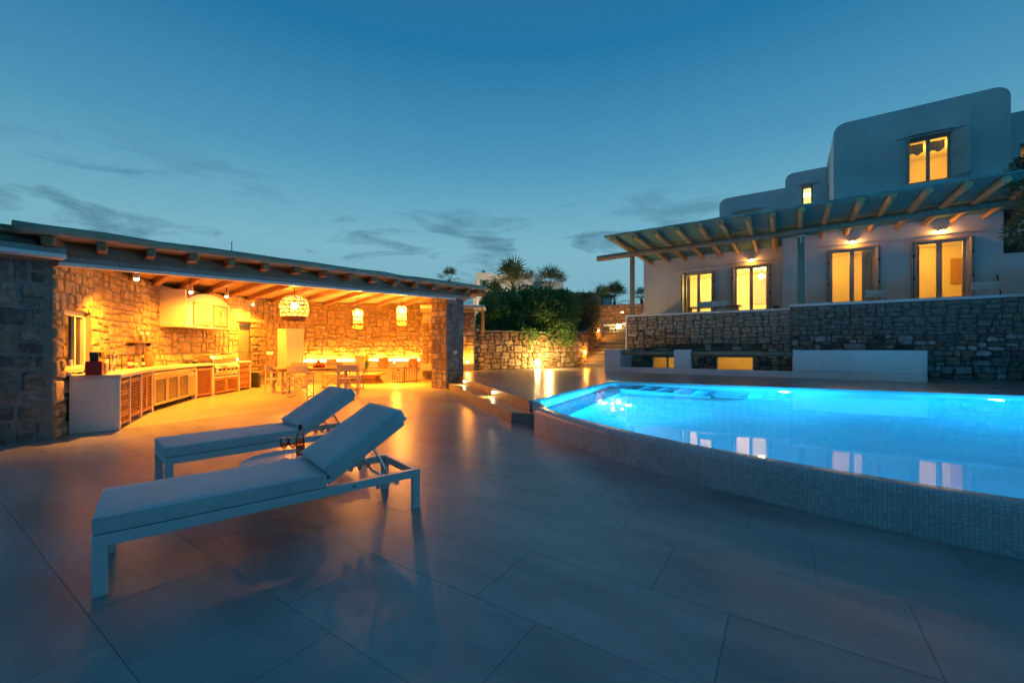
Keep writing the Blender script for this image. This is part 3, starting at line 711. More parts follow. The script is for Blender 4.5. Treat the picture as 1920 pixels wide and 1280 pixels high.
# wall lamps over three of the doors
def door_lamp(x,y,z,label,power=75):
    t=thing('wall_lamp',label,'lamp',(x,y,z),group='wall lamps over the terrace doors')
    MB().bb(-.06,-.02,-.05,.06,.0,.05).build('back_plate',M['white'],t)
    MB().lathe([(.03,.05),(.075,.02),(.085,-.03),(.08,-.035)],16,(0,-.10,0)).build('shade',M['white'],t,smooth=True)
    MB().ball((0,-.10,-.045),.05,12,8).build('bulb',M['bulb'],t,smooth=True)
    light('door_light','POINT',(0,-.16,-.10),power,WARM,t,size=.04)
door_lamp(-1.38,YA,5.50,'small lit wall lamp above the terrace door with a ceiling bulb behind',15)
door_lamp(2.15,YB,5.54,'small lit wall lamp above the middle terrace door',15)
door_lamp(4.63,YB,5.58,'small lit wall lamp above the rightmost terrace door',15)
# interior things seen through the doors
gl=thing('ceiling_lamp','round glowing ceiling lamp inside the room behind the second terrace door','lamp',tuple(aty(1428,518,25.6)))
MB().ball((0,0,0),.13,14,8).build('globe',M['bulb'],gl,smooth=True); MB().tube([(0,0,.1),(0,0,5.55-aty(1428,518,25.6).z)],.012,6).build('cord',M['black'],gl)
dr=MB(); p=aty(1421,545,27.4); dr.bb(p.x-.36,27.42,p.z-.75,p.x+.36,27.49,p.z+.65); o=dr.build('interior_shutter',M['shutter']); tag(o,'closed louvred inner window on the back wall behind the second terrace door','window')
kc=MB(); p=aty(1310,552,27.2); kc.bb(-5.9,27.0,TZ+.01,-3.0,27.49,TZ+.95); tag(kc.build('sideboard',M['tabletop'],bevel=.02),'low wooden sideboard in the room behind the leftmost terrace door','sideboard')
pp=aty(1793,507,24.55); tag(MB().bb(pp.x-.16,24.53,pp.z-.55,pp.x+.16,24.59,pp.z+.5).build('wall_hanging',M['wood_door'],bevel=.01),'narrow dark orange panel on the wall behind the rightmost terrace door','picture')
# dark window at the far right behind the oleander
MB().bb(6.15,20.96,4.55,7.3,21.06,6.3).build('dark_window',M['black'],hs)
# ---- pergola
pg=thing('terrace_pergola','log pergola with a reed mat roof over the house terrace','pergola',(0,19,TZ),world=True)
BY=18.85
def rough_log(p,q,r,seg=9,n=8,seed=0,wob=.02):
    rr=random.Random(seed); p=Vector(p); q=Vector(q); pts=[];rs=[]
    for i in range(n+1):
        t=i/n; pts.append(p.lerp(q,t)+Vector((rr.uniform(-wob,wob),rr.uniform(-wob,wob),rr.uniform(-wob,wob)))); rs.append(r*(1.08-.16*t)*rr.uniform(.94,1.06))
    return MB().tube(pts,rs,seg)
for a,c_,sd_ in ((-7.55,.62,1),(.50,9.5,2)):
    rough_log((a,BY,5.60+.014*(a+7)),(c_,BY,5.60+.014*(c_+7)),.125,10,14,sd_,.012).build('beam',M['wood_grey' if sd_==1 else 'wood_pool_lit'],pg,auto=50)
MB().box(-5.88,BY+.02,(2.85+5.49)/2,.19,.19,5.49-2.85).build('post',M['wood_grey'],pg,bevel=.03)
MB().box(.44,BY-.05,(2.955+5.58)/2,.22,.2,5.58-2.955).build('post',M['wood_pool_lit'],pg,bevel=.03)
br=MB(); br.bb(.30,BY-.165,5.46,.58,BY-.15,5.50); br.bb(.42,BY-.165,5.22,.46,BY-.155,5.48); br.build('post_bracket',M['alu'],pg)
RX=[-5.987,-5.103,-4.308,-3.497,-2.693,-1.967,-1.131,-.392,.408,1.146,1.917,2.652,3.42,4.199,4.923,5.7,6.5,7.3]
for i,x in enumerate(RX):
    yb=22.49 if x<-.2 else 20.99; z=5.85+.004*(x+6)
    rough_log((x,16.62+rng.uniform(-.05,.06),z+rng.uniform(-.02,.02)),(x+rng.uniform(-.05,.05),yb,z-.02),.095,9,7,50+i,.008).build('rafter',M['wood_rafter'],pg,auto=50)
mt=MB(); nx=60
zr=lambda x,y: 5.955+.004*(x+6)+.018*mnoise.noise(Vector((x*1.3,y*1.1,0)))
xa,xb,ya,yb=-6.35,8.0,16.50,22.49
ys=[16.50,16.9,17.5,18.2,19,19.8,20.4,20.99]; nyy=len(ys)
for lay in (0,.045):
    b0=len(mt.v)
    for i in range(nx+1):
        for y in ys: x=xa+(xb-xa)*i/nx; mt.v.append((x,y+(.02*mnoise.noise(Vector((x*5,0,3))) if y==ys[0] else 0),zr(x,y)+lay))
    for i in range(nx):
        for j in range(nyy-1):
            q=(b0+i*nyy+j,b0+(i+1)*nyy+j,b0+(i+1)*nyy+j+1,b0+i*nyy+j+1); mt.f.append(q if lay else q[::-1])
n1=(nx+1)*nyy
for i in range(nx): a=i*nyy; c_=(i+1)*nyy; mt.f.append((a,c_,c_+n1,a+n1))
for j in range(nyy-1): mt.f.append((j+1,j,j+n1,j+1+n1))
mt.bb(xa,20.992,5.962,-.17,22.48,6.0)
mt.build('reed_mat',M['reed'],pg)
# thin lath under the reeds along the beam
MB().bb(-6.3,BY-.06,5.93,8,BY-.02,5.955).build('lath',M['wood_rafter'],pg)
# ---- stairs and the garden retaining wall
sr=thing('stone_stairs','stone stairs rising between the garden wall and the house terrace','stairs',(-7.4,20,ZU),world=True)
for i in range(10):
    y=19.35+i*.40; z=ZU+.185*(i+1)
    MB().bb(-8.68,y+.03,ZU-.3,-6.16,y+.43+(2.0 if i==9 else 0),z-.045).build('riser',M['mortar'],sr)
    MB().bb(-8.68,y,z-.044,-6.16,y+.44+(2.0 if i==9 else 0),z).build('tread',M['deck'],sr,bevel=.012)
gw=thing('garden_wall','curved dry stone garden wall with a round lamp at its foot','stone wall',(-9.8,16.9,ZU-.4),world=True)
gp=Path(catmull([(-12.0,12.7),(-11.25,14.15),(-9.85,16.85),(-8.62,19.35),(-8.72,20.6),(-8.80,22.4)],8))
def gtop(s): 
    p,_=gp.at(s)
    return 2.06 if p.y<19.2 else 2.06+.86*min(1,(p.y-19.2)/2.6)**1.3
wall_sheet(gp,ZU-.4,gtop,.4,1,[],step=.2).build('wall_core',M['mortar_dark'],gw)
r2=random.Random(5); cells=layout(gp.L,ZU,2.95,.42,.25,r2); cells=[(a,z0,c_,min(z1,gtop((a+c_)/2)-.01)) for a,z0,c_,z1 in cells if z0<gtop((a+c_)/2)-.08]
place_stones(cells,gp.pos(1),'stone_warm',gw,depth=.08,r=r2)
cps=MB(); ss=[gp.L*i/40 for i in range(41)]; f=gp.pos(1)
for a,c_ in zip(ss,ss[1:]):
    pa,na=f(a); pc_,nc=f(c_); zA,zB=gtop(a),gtop(c_)
    q=[(pa[0]+na[0]*.09,pa[1]+na[1]*.09),(pc_[0]+nc[0]*.09,pc_[1]+nc[1]*.09),(pc_[0]-nc[0]*.42,pc_[1]-nc[1]*.42),(pa[0]-na[0]*.42,pa[1]-na[1]*.42)]
    b0=len(cps.v)
    for dz in (-.0,.05): cps.v+=[(q[0][0],q[0][1],zA+dz),(q[1][0],q[1][1],zB+dz),(q[2][0],q[2][1],zB+dz),(q[3][0],q[3][1],zA+dz)]
    cps.f+=[(b0+3,b0+2,b0+1,b0),(b0+4,b0+5,b0+6,b0+7)]+[(b0+i,b0+(i+1)%4,b0+4+(i+1)%4,b0+4+i) for i in range(4)]
cps.build('wall_cap',M['mortar'],gw)
# wall at the head of the stairs with a white wavy cap
hw=thing('stair_head_wall','dark stone wall with a wavy white cap behind the stairs','stone wall',(-7.5,25,1.2),world=True)
hp=Path([(-9.6,24.9),(-5.9,24.9)]); ht=lambda s: 2.72+.62*(.5-.5*math.cos(PI*max(0,min(1,(s-.9)/1.9))))
wall_sheet(hp,1.2,ht,.35,1,[],step=.12).build('wall_core',M['mortar_dark'],hw)
r3=random.Random(9); cells=layout(hp.L,2.05,3.4,.38,.22,r3); cells=[(a,z0,c_,min(z1,ht((a+c_)/2)-.04)) for a,z0,c_,z1 in cells if z0<ht((a+c_)/2)-.12]
place_stones(cells,hp.pos(1),'stone_grey',hw,depth=.06,r=r3)
wc=MB(); wc.tube([(-9.6+s*.1,24.95,ht(s*.1)+.02) for s in range(38)],.07,8); wc.build('white_cap',M['plaster'],hw,smooth=True)
# far wall above
fw=thing('far_garden_wall','ochre stone boundary wall lit warm far beyond the stairs','stone wall',(-10,33,1.9),world=True)
fp=Path([(-15,32.6),(-8.6,33.4)]); wall_sheet(fp,1.9,4.85,.5,1,[]).build('wall_core',M['mortar'],fw)
r4=random.Random(3); place_stones(layout(fp.L,3.6,4.8,.6,.32,r4),fp.pos(1),'stone_warm',fw,depth=.06,r=r4)
MB().bb(-10.6,31.2,4.02,-10.45,31.35,4.1).build('uplight',M['bulb_soft'],fw); light('far_wall_light','POINT',(-11.2,31.0,3.6),70,WARM,fw,size=.1)
# ---- lamps on walls
def bulkhead(p,n,label,r_=.10,power=60):
    t=thing('bulkhead_lamp',label,'lamp',tuple(p),rz=math.atan2(n[1],n[0])+PI/2)
    MB().tube([(0,0.0,0),(0,-.05,0)],r_*1.15,18).build('ring',M['white'],t)
    MB().ball((0,-.06,0),r_,14,8,(1,.6,1)).build('globe',M['bulb'],t,smooth=True)
    light('bulkhead_light','POINT',(0,-1.0,.32),power,(1,.55,.14),t,size=.08)
s1=gp.s_at_px(1005); q,n=gp.pos(1)(s1); zz1=atd(1005,680,(-q[0]*sT+q[1]*cT)).z
bulkhead((q[0]+n[0]*.075,q[1]+n[1]*.075,max(zz1,.55)),n,'round glowing bulkhead lamp low on the curved garden wall',.13,230)
pq=aty(1160,612,24.82); bulkhead((pq.x,24.83,pq.z),(0,-1),'round glowing bulkhead lamp on the wall at the head of the stairs',.13,70)
def stair_lamp(px,py,label):
    s1=gp.s_at_px(px); q,n=gp.pos(1)(s1); z=atd(px,py,(-q[0]*sT+q[1]*cT)).z
    t=thing('stair_lamp',label,'lamp',(q[0]+n[0]*.06,q[1]+n[1]*.06,z),rz=math.atan2(n[1],n[0])+PI/2,group='small lamps along the stairs')
    MB().bb(-.06,-.03,-.05,.06,.02,.05).build('housing',M['grey'],t,bevel=.008); MB().ball((0,-.035,0),.04,10,6).build('lens',M['bulb'],t,smooth=True)
    light('stair_light','POINT',(0,-.14,-.05),30,WARM,t,size=.04)
stair_lamp(1094,660,'small stair lamp at the foot of the steps beside the garden wall'); stair_lamp(1119,620,'small stair lamp near the top of the curved stair wall')
def step_light(px,label):
    a,b=Vector(STEP_UP[0]),Vector(STEP_UP[2]); best=min((abs(pxx(*a.lerp(b,i/200))-px),i/200) for i in range(201))[1]
    pth=Path(STEP_UP); s=pth.s_at_px(px); p,d=pth.at(s); n=Vector((-d.y,d.x)); n=-n if n.y>0 else n
    t=thing('step_light',label,'lamp',(p.x+n.x*.004,p.y+n.y*.004,.30),rz=math.atan2(n.y,n.x)+PI/2,group='recessed step lights')
    MB().bb(-.055,-.012,-.04,.055,.0,.04).build('face_plate',M['steel'],t,bevel=.004); MB().ball((0,-.016,0),.03,10,6).build('lens',M['bulb'],t,smooth=True)
    light('riser_light','SPOT',(0,-.05,0),28,WARM2,t,size=.02,spot_size=R(150),spot_blend=.6,rot=(R(-35),0,0))
step_light(872,'recessed step light nearest the pavilion column'); step_light(926,'recessed step light nearest the pool')
# ================================================================== PAVILION
pv=thing('stone_pavilion','open stone pavilion with a log roof and warm lit kitchen and lounge','pavilion',(-12.5,7,0),world=True)
wpath=Path(WALL)
zr_=lambda Y: 2.864+.0377*(Y-1.256)
def wz(s): p,_=wpath.at(s); return zr_(p.y)+.07
def wall_frame(s):
    (p,n)=wpath.pos(1)(s); return Vector((p[0],p[1],0)),Vector((n[0],n[1],0)),math.atan2(n[1],n[0])-PI/2   # local y = into the room
sW0,sW1=wpath.s_at_px(121),wpath.s_at_px(171); sD0,sD1=wpath.s_at_px(447),wpath.s_at_px(489)
# pixel columns are met twice along the curve only far right; window and door are on the near run
holes=[(sW0,.98,sW1,1.98),(sD0,0,sD1,2.24)]
wall_sheet(wpath,-.5,wz,.45,1,holes,step=.22).build('back_wall',M['mortar'],pv)
r5=random.Random(21)
kit=layout(9.3,.0,3.1,.40,.26,r5,holes); kit=[(a,z0,c_,min(z1,wz((a+c_)/2)-.02)) for a,z0,c_,z1 in kit if z0<wz((a+c_)/2)-.1]
lou=layout(wpath.L-9.3,.3,3.45,.42,.26,r5); lou=[(a+9.3,z0,c_+9.3,min(z1,wz((a+c_)/2+9.3)-.02)) for a,z0,c_,z1 in lou if z0<wz((a+c_)/2+9.3)-.1]
def col_faces(x0,x1,y0,y1,z1,key,mkey,faces,r,mw,mh,gap,depth,keys=None):
    c=MB().bb(x0,y0,-.3,x1,y1,z1).build('column',M[mkey],pv)
    for fi,(a,b) in enumerate(faces):
        p=Path([a,b]); place_stones(layout(p.L,0,z1-.02,mw,mh,r),p.pos(1),(keys or (key,key))[fi],c,depth=depth,gap=gap,r=r,rootkey='pav')
    return c
r6=random.Random(31)
col_faces(-9.62,-9.10,.80,1.34,2.66,'stone_dark','mortar_grey',[((-9.10,.86),(-9.10,1.34)),((-9.10,1.34),(-9.6,1.34))],r6,.30,.34,.035,.022,('stone_dark','stone_warm'))
col_faces(-10.05,-9.36,10.25,11.10,3.03,'stone_dark','mortar_grey',[((-10.05,10.25),(-9.36,10.25)),((-9.36,10.25),(-9.36,11.1))],r6,.32,.28,.035,.022,('stone_warm','stone_dark'))
place_stones(lou[::1] if False else kit,wpath.pos(1),'stone_warm',pv,depth=.035,gap=.022,r=r5,rootkey='pav')
place_stones(lou,wpath.pos(1),'stone_warm',pv,depth=.06,gap=.014,r=r5,rootkey='pav')
# end wall towards the upper terrace
MB().prism([(-12.4,14.2),(-12.7,14.5),(-10.05,11.12),(-9.8,10.9)],-.5,3.2).build('end_wall',M['mortar'],pv)
# window
def local_part(b,s,name,m,parent=pv,out=0.,bevel=0,smooth=False,auto=None):
    """b is modelled with x along the wall, y into the room; moved to the wall at s"""
    p,n,rz=wall_frame(s); Mx=Matrix.Translation(p+n*out)@Matrix.Rotation(rz,4,'Z'); b.v=[tuple(Mx@Vector(v)) for v in b.v]
    return b.build(name,m,parent,bevel=bevel,smooth=smooth,auto=auto)
sw=(sW0+sW1)/2; ww=sW1-sW0
b=MB(); 
for x in (-ww/2+.04,ww/2-.04): b.box(x,-.12,1.48,.08,.10,1.0)
b.box(0,-.12,1.94,ww,.10,.08); b.box(0,-.12,1.02,ww,.10,.08); b.box(-ww*.12,-.12,1.48,.05,.08,.9)
wo=local_part(b,sw,'window',M['cream'])
local_part(MB().box(0,-.125,1.48,ww-.16,.012,.84),sw,'pane',M['dglass'],wo)
local_part(MB().box(0,-.42,1.48,ww+.5,.03,1.5),sw,'dark_room',M['tabletop'],wo)
local_part(MB().box(0,.01,.95,ww+.1,.16,.06),sw,'sill',M['cream'],bevel=.01)
# door
sd_=(sD0+sD1)/2; dw=sD1-sD0
b=MB()
for x in (-dw/2+.04,dw/2-.04): b.box(x,-.16,1.12,.08,.12,2.24)
b.box(0,-.16,2.2,dw-.16,.12,.08)
local_part(b,sd_,'door_frame',M['greendoor'])
b=MB(); b.box(0,-.20,1.08,dw-.17,.04,2.14)
for x in (-dw*.22,dw*.22):
    for z,h in ((.6,.8),(1.6,.8)): b.box(x,-.175,z,dw*.34,.02,h)
do=local_part(b,sd_,'door',M['greendoor'],bevel=.01); local_part(MB().tube([(dw*.34,-.17,1.05),(dw*.34,-.11,1.05),(dw*.22,-.11,1.05)],.012,6),sd_,'door_handle',M['steel'],do)
local_part(MB().box(.05,.03,2.33,dw+.45,.14,.13),sd_,'lintel',M['wood_rafter'],bevel=.015)
# roof
ce=MB().prism([(-8.66,.35)]+[(-8.66,10.9),(-9.3,12.0),(-12.2,14.5)]+[(wpath.at(wpath.L*t)[0]+Vector((0,0))).to_tuple() for t in [1-i/26 for i in range(1,25)]]+[(-9.9,.35)],lambda p: zr_(p[1])+.077,lambda p: zr_(p[1])+.10)
ce.build('ceiling_boards',M['boards'],pv)
outer=[]; fpos=wpath.pos(1)
for i in range(24,-1,-1):
    p,n=fpos(wpath.L*i/24); outer.append((p[0]-n[0]*.6,p[1]-n[1]*.6))
rc=[(-9.30+.56*math.sin(a*PI/16),10.95+.86*(math.cos(a*PI/16)))for a in range(9)]
MB().prism([(-8.74,.35),(-8.74,10.95)]+rc[::-1][1:]+[(-10.6,13.4)]+outer+[(-10.3,.3)],lambda p: zr_(p[1])+.102,lambda p: zr_(p[1])+.17).build('roof_slab',M['mortar'],pv)
FY=[1.256,1.807,2.398,2.972,3.572,4.189,4.825,5.457,6.127,6.785,7.503,8.187,8.946,9.694,10.468]
for k,y in enumerate(FY):
    s=min(1.5+1.1*k,wpath.L-.1); p,_=wpath.at(s); d=(Vector((p.x,p.y))-Vector((-8.6,y))).normalized(); e=Vector((p.x,p.y))+d*.1
    a=Vector((-8.6,y))-d*.0; b=MB().bar((a.x,a.y,zr_(a.y)),(e.x,e.y,zr_(e.y)),.115+.02*(k%3==0),.135)
    b.build('rafter',M['wood_dark'],pv,bevel=.02)
for a in (8,24,42,62):   # fan of short rafter ends round the corner
    q=Vector((math.sin(R(a+88)),math.cos(R(a+88)))); q=Vector((math.cos(R(a)),math.sin(R(a)))); b0=Vector((-9.55,10.95)); e=b0+Vector((q.x*.93,q.y*1.15))
    MB().bar((b0.x,b0.y,zr_(b0.y)),(e.x,e.y,zr_(e.y)),.13,.13).build('rafter',M['wood_dark'],pv,bevel=.02)
lg=[(-8.63,.95,zr_(.95)+.135)]+[(-8.63+.02*math.sin(i*1.7),1.2+i*.65,zr_(1.2+i*.65)+.14+.01*math.sin(i*2.3)) for i in range(16)]
lg+=[(x,y,zr_(y)+.135) for x,y in [(-9.30+.72*math.cos(R(t)),10.98+1.0*math.sin(R(t))) for t in (8,25,42,60,78)]]+[(-10.0,12.35,zr_(12)+.12)]
MB().tube(lg,[.085]+[.075+.008*math.sin(i*3.1) for i in range(len(lg)-1)],10).build('eave_log',M['log_pale'],pv,smooth=True)
fbm=MB(); rb=random.Random(77); nb_=22
for i in range(nb_+1):
    y=.2+10.85*i/nb_; dz=rb.uniform(-.012,.012); dx=rb.uniform(-.01,.01)
    for x,z in ((-9.20,-.23),(-9.03,-.23),(-8.99,-.18),(-9.0,.0),(-9.03,.06),(-9.20,.06)): fbm.v.append((x+dx,y,zr_(y)+z+dz))
for i in range(nb_):
    for j in range(6): fbm.f.append((i*6+j,i*6+(j+1)%6,i*6+6+(j+1)%6,i*6+6+j))
fbm.f+=[tuple(range(6)),tuple(range(nb_*6+5,nb_*6-1,-1))]
fbm.build('front_beam',M['wood_beam'],pv,auto=40)
zs_=lambda Y: 2.578+.0384*(Y-1.469)
b=MB(); b.bar((-9.02,1.42,zs_(1.42)+.055),(-9.02,10.24,zs_(10.24)+.055),.10,.105,); cas=None
MB().bar((-9.03,1.42,zs_(1.42)+.105),(-9.03,11.0,zs_(11.0)+.105),.12,.085).build('awning_cover',M['alu_side'],pv,bevel=.008)
MB().bar((-9.01,1.42,zs_(1.42)+.03),(-9.01,10.26,zs_(10.26)+.03),.13,.058).build('awning_rail',M['alu'],pv,bevel=.008)
MB().bar((-8.80,-1.2,2.725),(-8.80,1.46,2.755),.20,.085).build('awning_cover',M['alu_side'],pv,bevel=.008)
MB().bar((-8.78,-1.2,2.648),(-8.78,1.46,2.68),.22,.062).build('awning_rail',M['alu'],pv,bevel=.008)
rough_log((-8.95,-1.5,2.83),(-8.95,1.2,2.86),.09,9,6,5,.01).build('front_beam',M['wood_grey'],pv,auto=50)
MB().tube([(-9.4,3.9,zr_(3.9)+.15),(-9.4,3.9,zr_(3.9)+.55)],.008,5).build('aerial',M['iron'],pv)
# range hood
Hs=Vector((-12.85,4.33)); He=Vector((-14.15,5.90)); t_=(He-Hs).normalized(); bk=Vector((-t_.y,t_.x)); Hs-=-bk*.06; He-=-bk*.06; LH=(He-Hs).length
hood=MB(); poly=[(0,1.9),(LH,1.9)]+[(LH*(1-i/12),2.62+.22*math.sin(PI*min(1,i/12*1.0))**.6 if i not in(0,) else 2.62) for i in range(13)]
def hmap(x,y,z): q=Hs+t_*x+bk*y; return (q.x,q.y,z)
b=MB(); n=13
topz=lambda u: 2.55+.30*math.sin(PI*max(.06,min(1-.02,u)))**.7
xs_=[LH*i/16 for i in range(17)]; base=len(b.v)
for x in xs_:
    for y in (0,.62): b.v+= [hmap(x,y,1.9),hmap(x,y,topz(x/LH) if y==0 else 2.95)]
for i in range(16):
    k=i*4; b.f+=[(k,k+4,k+5,k+1),(k+2,k+3,k+7,k+6),(k,k+2,k+6,k+4),(k+1,k+5,k+7,k+3)]
b.f+=[(0,1,3,2),(64,66,67,65)]
b.build('range_hood',M['cream'],pv)
side=MB(); side.quad(hmap(-.003,0,1.9),hmap(-.003,.62,1.9),hmap(-.003,.62,2.9),hmap(-.003,0,2.9)); 
MB().prism([hmap(-.06,-.02,0)[:2],hmap(0.0,-.02,0)[:2],hmap(0.0,.60,0)[:2],hmap(-.06,.60,0)[:2]],1.895,2.86).build('hood_cheek',M['cream'],pv,bevel=.01)
hz=math.atan2(-t_.y,-t_.x)
for i,(u0,u1,lab) in enumerate(((.14,.47,'square tile picture of a leafy tree, left one on the plaster hood'),(.56,.89,'square tile picture of a slim plant, right one on the plaster hood'))):
    c=hmap(LH*(u0+u1)/2,-.012,2.27); t=thing('tile_picture',lab,'picture',c,rz=hz,group='tile pictures on the hood'); w=LH*(u1-u0)
    f=MB()
    for x in (-w/2,w/2): f.box(x,0,0,.025,.03,.60)
    for z in (-.29,.29): f.box(0,0,z,w,.03,.025)
    f.build('frame',M['wood_beam'],t); MB().box(0,-.002,0,w-.03,.016,.55).build('tile',M['tilepic'],t)
    d=MB(); rr=random.Random(i)
    d.bar((0,.009,-.2),(0,.009,.05),.02,.006)
    for k in range(26 if i==0 else 12): a=rr.uniform(0,2*PI); q=rr.uniform(0,.14 if i==0 else .07); d.box(q*math.cos(a)*.8,.009,.09+q*math.sin(a),.035,.006,.03)
    d.box(0,.009,-.215,.2,.006,.025); d.build('drawing',M['drawing'],t)
# shelf with two birds
ss0=(wpath.s_at_px(226)+wpath.s_at_px(284))/2
def on_wall(name,label,cat,s,out,z,group=None):
    p,n,rz=wall_frame(s); q=p+n*out; return thing(name,label,cat,(q.x,q.y,z),rz,group)
sh=on_wall('wall_shelf','thin wooden shelf on the stone wall above the sink','shelf',ss0,.05,1.49)
MB().box(0,.08,.0,1.15,.20,.04).build('board',M['wood_dark'],sh,bevel=.006); MB().box(-.4,.02,-.05,.03,.1,.07).build('bracket',M['iron'],sh); MB().box(.4,.02,-.05,.03,.1,.07).build('bracket',M['iron'],sh)
for x,lab,hh in ((-.12,'pale carved wooden bird with a raised head on the wall shelf',.30),(.16,'pale carved wooden bird with a lower head on the wall shelf',.24)):
    p,n,rz=wall_frame(ss0); q=p+n*.14+Vector((math.cos(rz),math.sin(rz),0))*x
    t=thing('bird_figurine',lab,'figurine',(q.x,q.y,1.512),rz)
    MB().ball((0,0,.17),.06,10,6,(1.5,.8,.9)).build('body',M['cream'],t,smooth=True); MB().tube([(.06,0,.19),(.09,0,hh),(.11,0,hh+.03),(.16,0,hh)],[.025,.018,.022,.004],8).build('neck',M['cream'],t,smooth=True)
    MB().tube([(-.01,.01,.13),(-.01,.01,.0)],.006,6).build('leg',M['wickerdark'],t); MB().tube([(.02,-.01,.13),(.02,-.01,.0)],.006,6).build('leg',M['wickerdark'],t)
# ---- kitchen counter
KP=[gz(*q) for q in ((225,806),(245,793.5),(266,782),(287,771.5),(368,747),(400.5,741),(449,732.5),(470,728))]
KP=[Vector(p) for p in KP]
def kback(i):
    a=KP[max(i-1,0)]; b=KP[min(i+1,len(KP)-1)]; d=(b-a).normalized(); return Vector((-d.y,d.x))
kc=thing('kitchen_counter','curved plastered kitchen counter with wooden louvred doors','kitchen counter',(KP[3].x,KP[3].y,0),world=True)
back=[p+kback(i)*.60 for i,p in enumerate(KP)]; frnt=[p-kback(i)*.02 for i,p in enumerate(KP)]
frnt[0]=frnt[0]-(KP[1]-KP[0]).normalized()*.02
GI=5 # grill bay: counter top is interrupted between KP[5] and KP[6]
MB().prism([p.to_tuple() for p in frnt[:6]]+[p.to_tuple() for p in back[:6][::-1]],.855,.925).build('counter_top',M['cream'],kc,bevel=.012)
d6=(KP[7]-KP[6]).normalized(); MB().prism([p.to_tuple() for p in frnt[6:]]+[p.to_tuple() for p in back[6:][::-1]],.855,.925).build('counter_top',M['cream'],kc,bevel=.012)
dd=(KP[1]-KP[0]).normalized(); b0=kback(0)
MB().prism([(KP[0]).to_tuple(),(KP[0]+b0*.60).to_tuple(),(KP[0]+b0*.60+dd*.10).to_tuple(),(KP[0]+dd*.07).to_tuple()],0,.853).build('end_panel',M['plaster'],kc,bevel=.008)
for i in range(1,len(KP)):
    d=(KP[min(i+1,7)]-KP[i-1]).normalized(); k=kback(i); w=.055
    MB().prism([(KP[i]-d*w/2).to_tuple(),(KP[i]+d*w/2).to_tuple(),(KP[i]+d*w/2+k*.58).to_tuple(),(KP[i]-d*w/2+k*.58).to_tuple()],0,.853).build('pier',M['cream'],kc,bevel=.006)
def bay(i):
    """matrix for the bay between KP[i] and KP[i+1]: x from far to near, y to the room"""
    a,b=KP[i+1],KP[i]; d=(b-a).normalized(); return Matrix.Translation((a.x,a.y,0))@Matrix.Rotation(math.atan2(d.y,d.x),4,'Z'),(b-a).length
def louvre(i,x0,x1,z0,z1,name='cabinet_door',rail=.055,n=None):
    Mx,L=bay(i); b=MB(); y=-.03
    for x in (x0+rail/2,x1-rail/2): b.box(x,y,(z0+z1)/2,rail,.03,z1-z0,m=Mx)
    for z in (z0+rail/2,z1-rail/2): b.box((x0+x1)/2,y,z,x1-x0-2*rail,.03,rail,m=Mx)
    o=b.build(name,M['wood_door'],kc); s=MB(); n=n or max(3,int((z1-z0-2*rail)/.05))
    for j in range(n):
        z=z0+rail+(z1-z0-2*rail)*(j+.5)/n; s.v; c=MB().box(0,0,0,x1-x0-2*rail,.006,.045); R_=Matrix.Translation(((x0+x1)/2,y,z))@Matrix.Rotation(R(-35),4,'X'); q=len(s.v); s.v+=[tuple(Mx@(R_@Vector(v))) for v in c.v]; s.f+=[tuple(q+k for k in f) for f in c.f]
    s.build('louvre_slats',M['wood_door'],o); return o
def backing(i,m='black'):
    Mx,L=bay(i); MB().box(L/2,-.10,.45,L-.06,.02,.80,m=Mx).build('cabinet_back',M['wickerdark'],kc)
_,L=bay(0); a=.035
for j,(z0,z1) in enumerate(((.06,.23),(.24,.41),(.42,.59),(.60,.80))): louvre(0,a,L-a-.04,z0,z1,'drawer_front',.04,3)
_,L=bay(1); louvre(1,a,L-a,.10,.80)
_,L=bay(2); louvre(2,a,L/2-.004,.08,.83); louvre(2,L/2+.004,L-a,.08,.83)
_,L=bay(4); louvre(4,a,L-a,.05,.80)
_,L=bay(5); louvre(5,a,L/2-.004,.04,.47); louvre(5,L/2+.004,L-a,.04,.47); Mx,_=bay(5); MB().box(L/2,-.03,.50,L-.06,.06,.05,m=Mx).build('shelf_rail',M['cream'],kc)
_,L=bay(6)
for j in range(4): louvre(6,a,L-a,.06+.195*j,.245+.195*j,'drawer_front',.04,3)
for i in (0,1,2,4,5,6): backing(i)
# bar fridge
Mx,L=bay(3); bf=thing('bar_fridge','steel under counter bar fridge with three glass doors','fridge',tuple(Mx.translation),Mx.to_euler().z)
L-=.08; MB().box(L/2+.04,-.28,.46,L,.50,.70).build('body',M['steel'],bf); MB().box(L/2+.04,-.015,.80,L,.04,.06).build('top_rail',M['steel'],bf,bevel=.005)
MB().box(L/2+.04,-.022,.755,L,.018,.018).build('handle_bar',M['chrome'],bf)
cw=.46; dw_=(L-cw)/3
for j in range(3):
    x0=.04+cw+j*dw_; x1=x0+dw_-.012; b=MB(); t=.055; z0,z1=.115,.72
    for x in (x0+t/2,x1-t/2): b.box(x,-.012,(z0+z1)/2,t,.035,z1-z0)
    for z in (z0+t/2,z1-t/2): b.box((x0+x1)/2,-.012,z,x1-x0-2*t,.035,t)
    o=b.build('glass_door',M['steel'],bf); MB().box((x0+x1)/2,-.018,(z0+z1)/2,x1-x0-2*t,.012,z1-z0-2*t).build('pane',mat('fridge_pane%d'%j,(.10,.075,.05),(.16,.12,.08),rough=.12,scale=4) if j==0 else bpy.data.materials['fridge_pane0'],o)
MB().box(.04+cw/2,-.012,.66,cw-.02,.03,.09).build('control_panel',M['grey'],bf); MB().tube([(.04+cw/2,.004,.66),(.04+cw/2,.012,.66)],.018,12).build('display',M['white'],bf)
b=MB(); b.box(.04+cw/2,-.02,.36,cw-.02,.02,.48); 
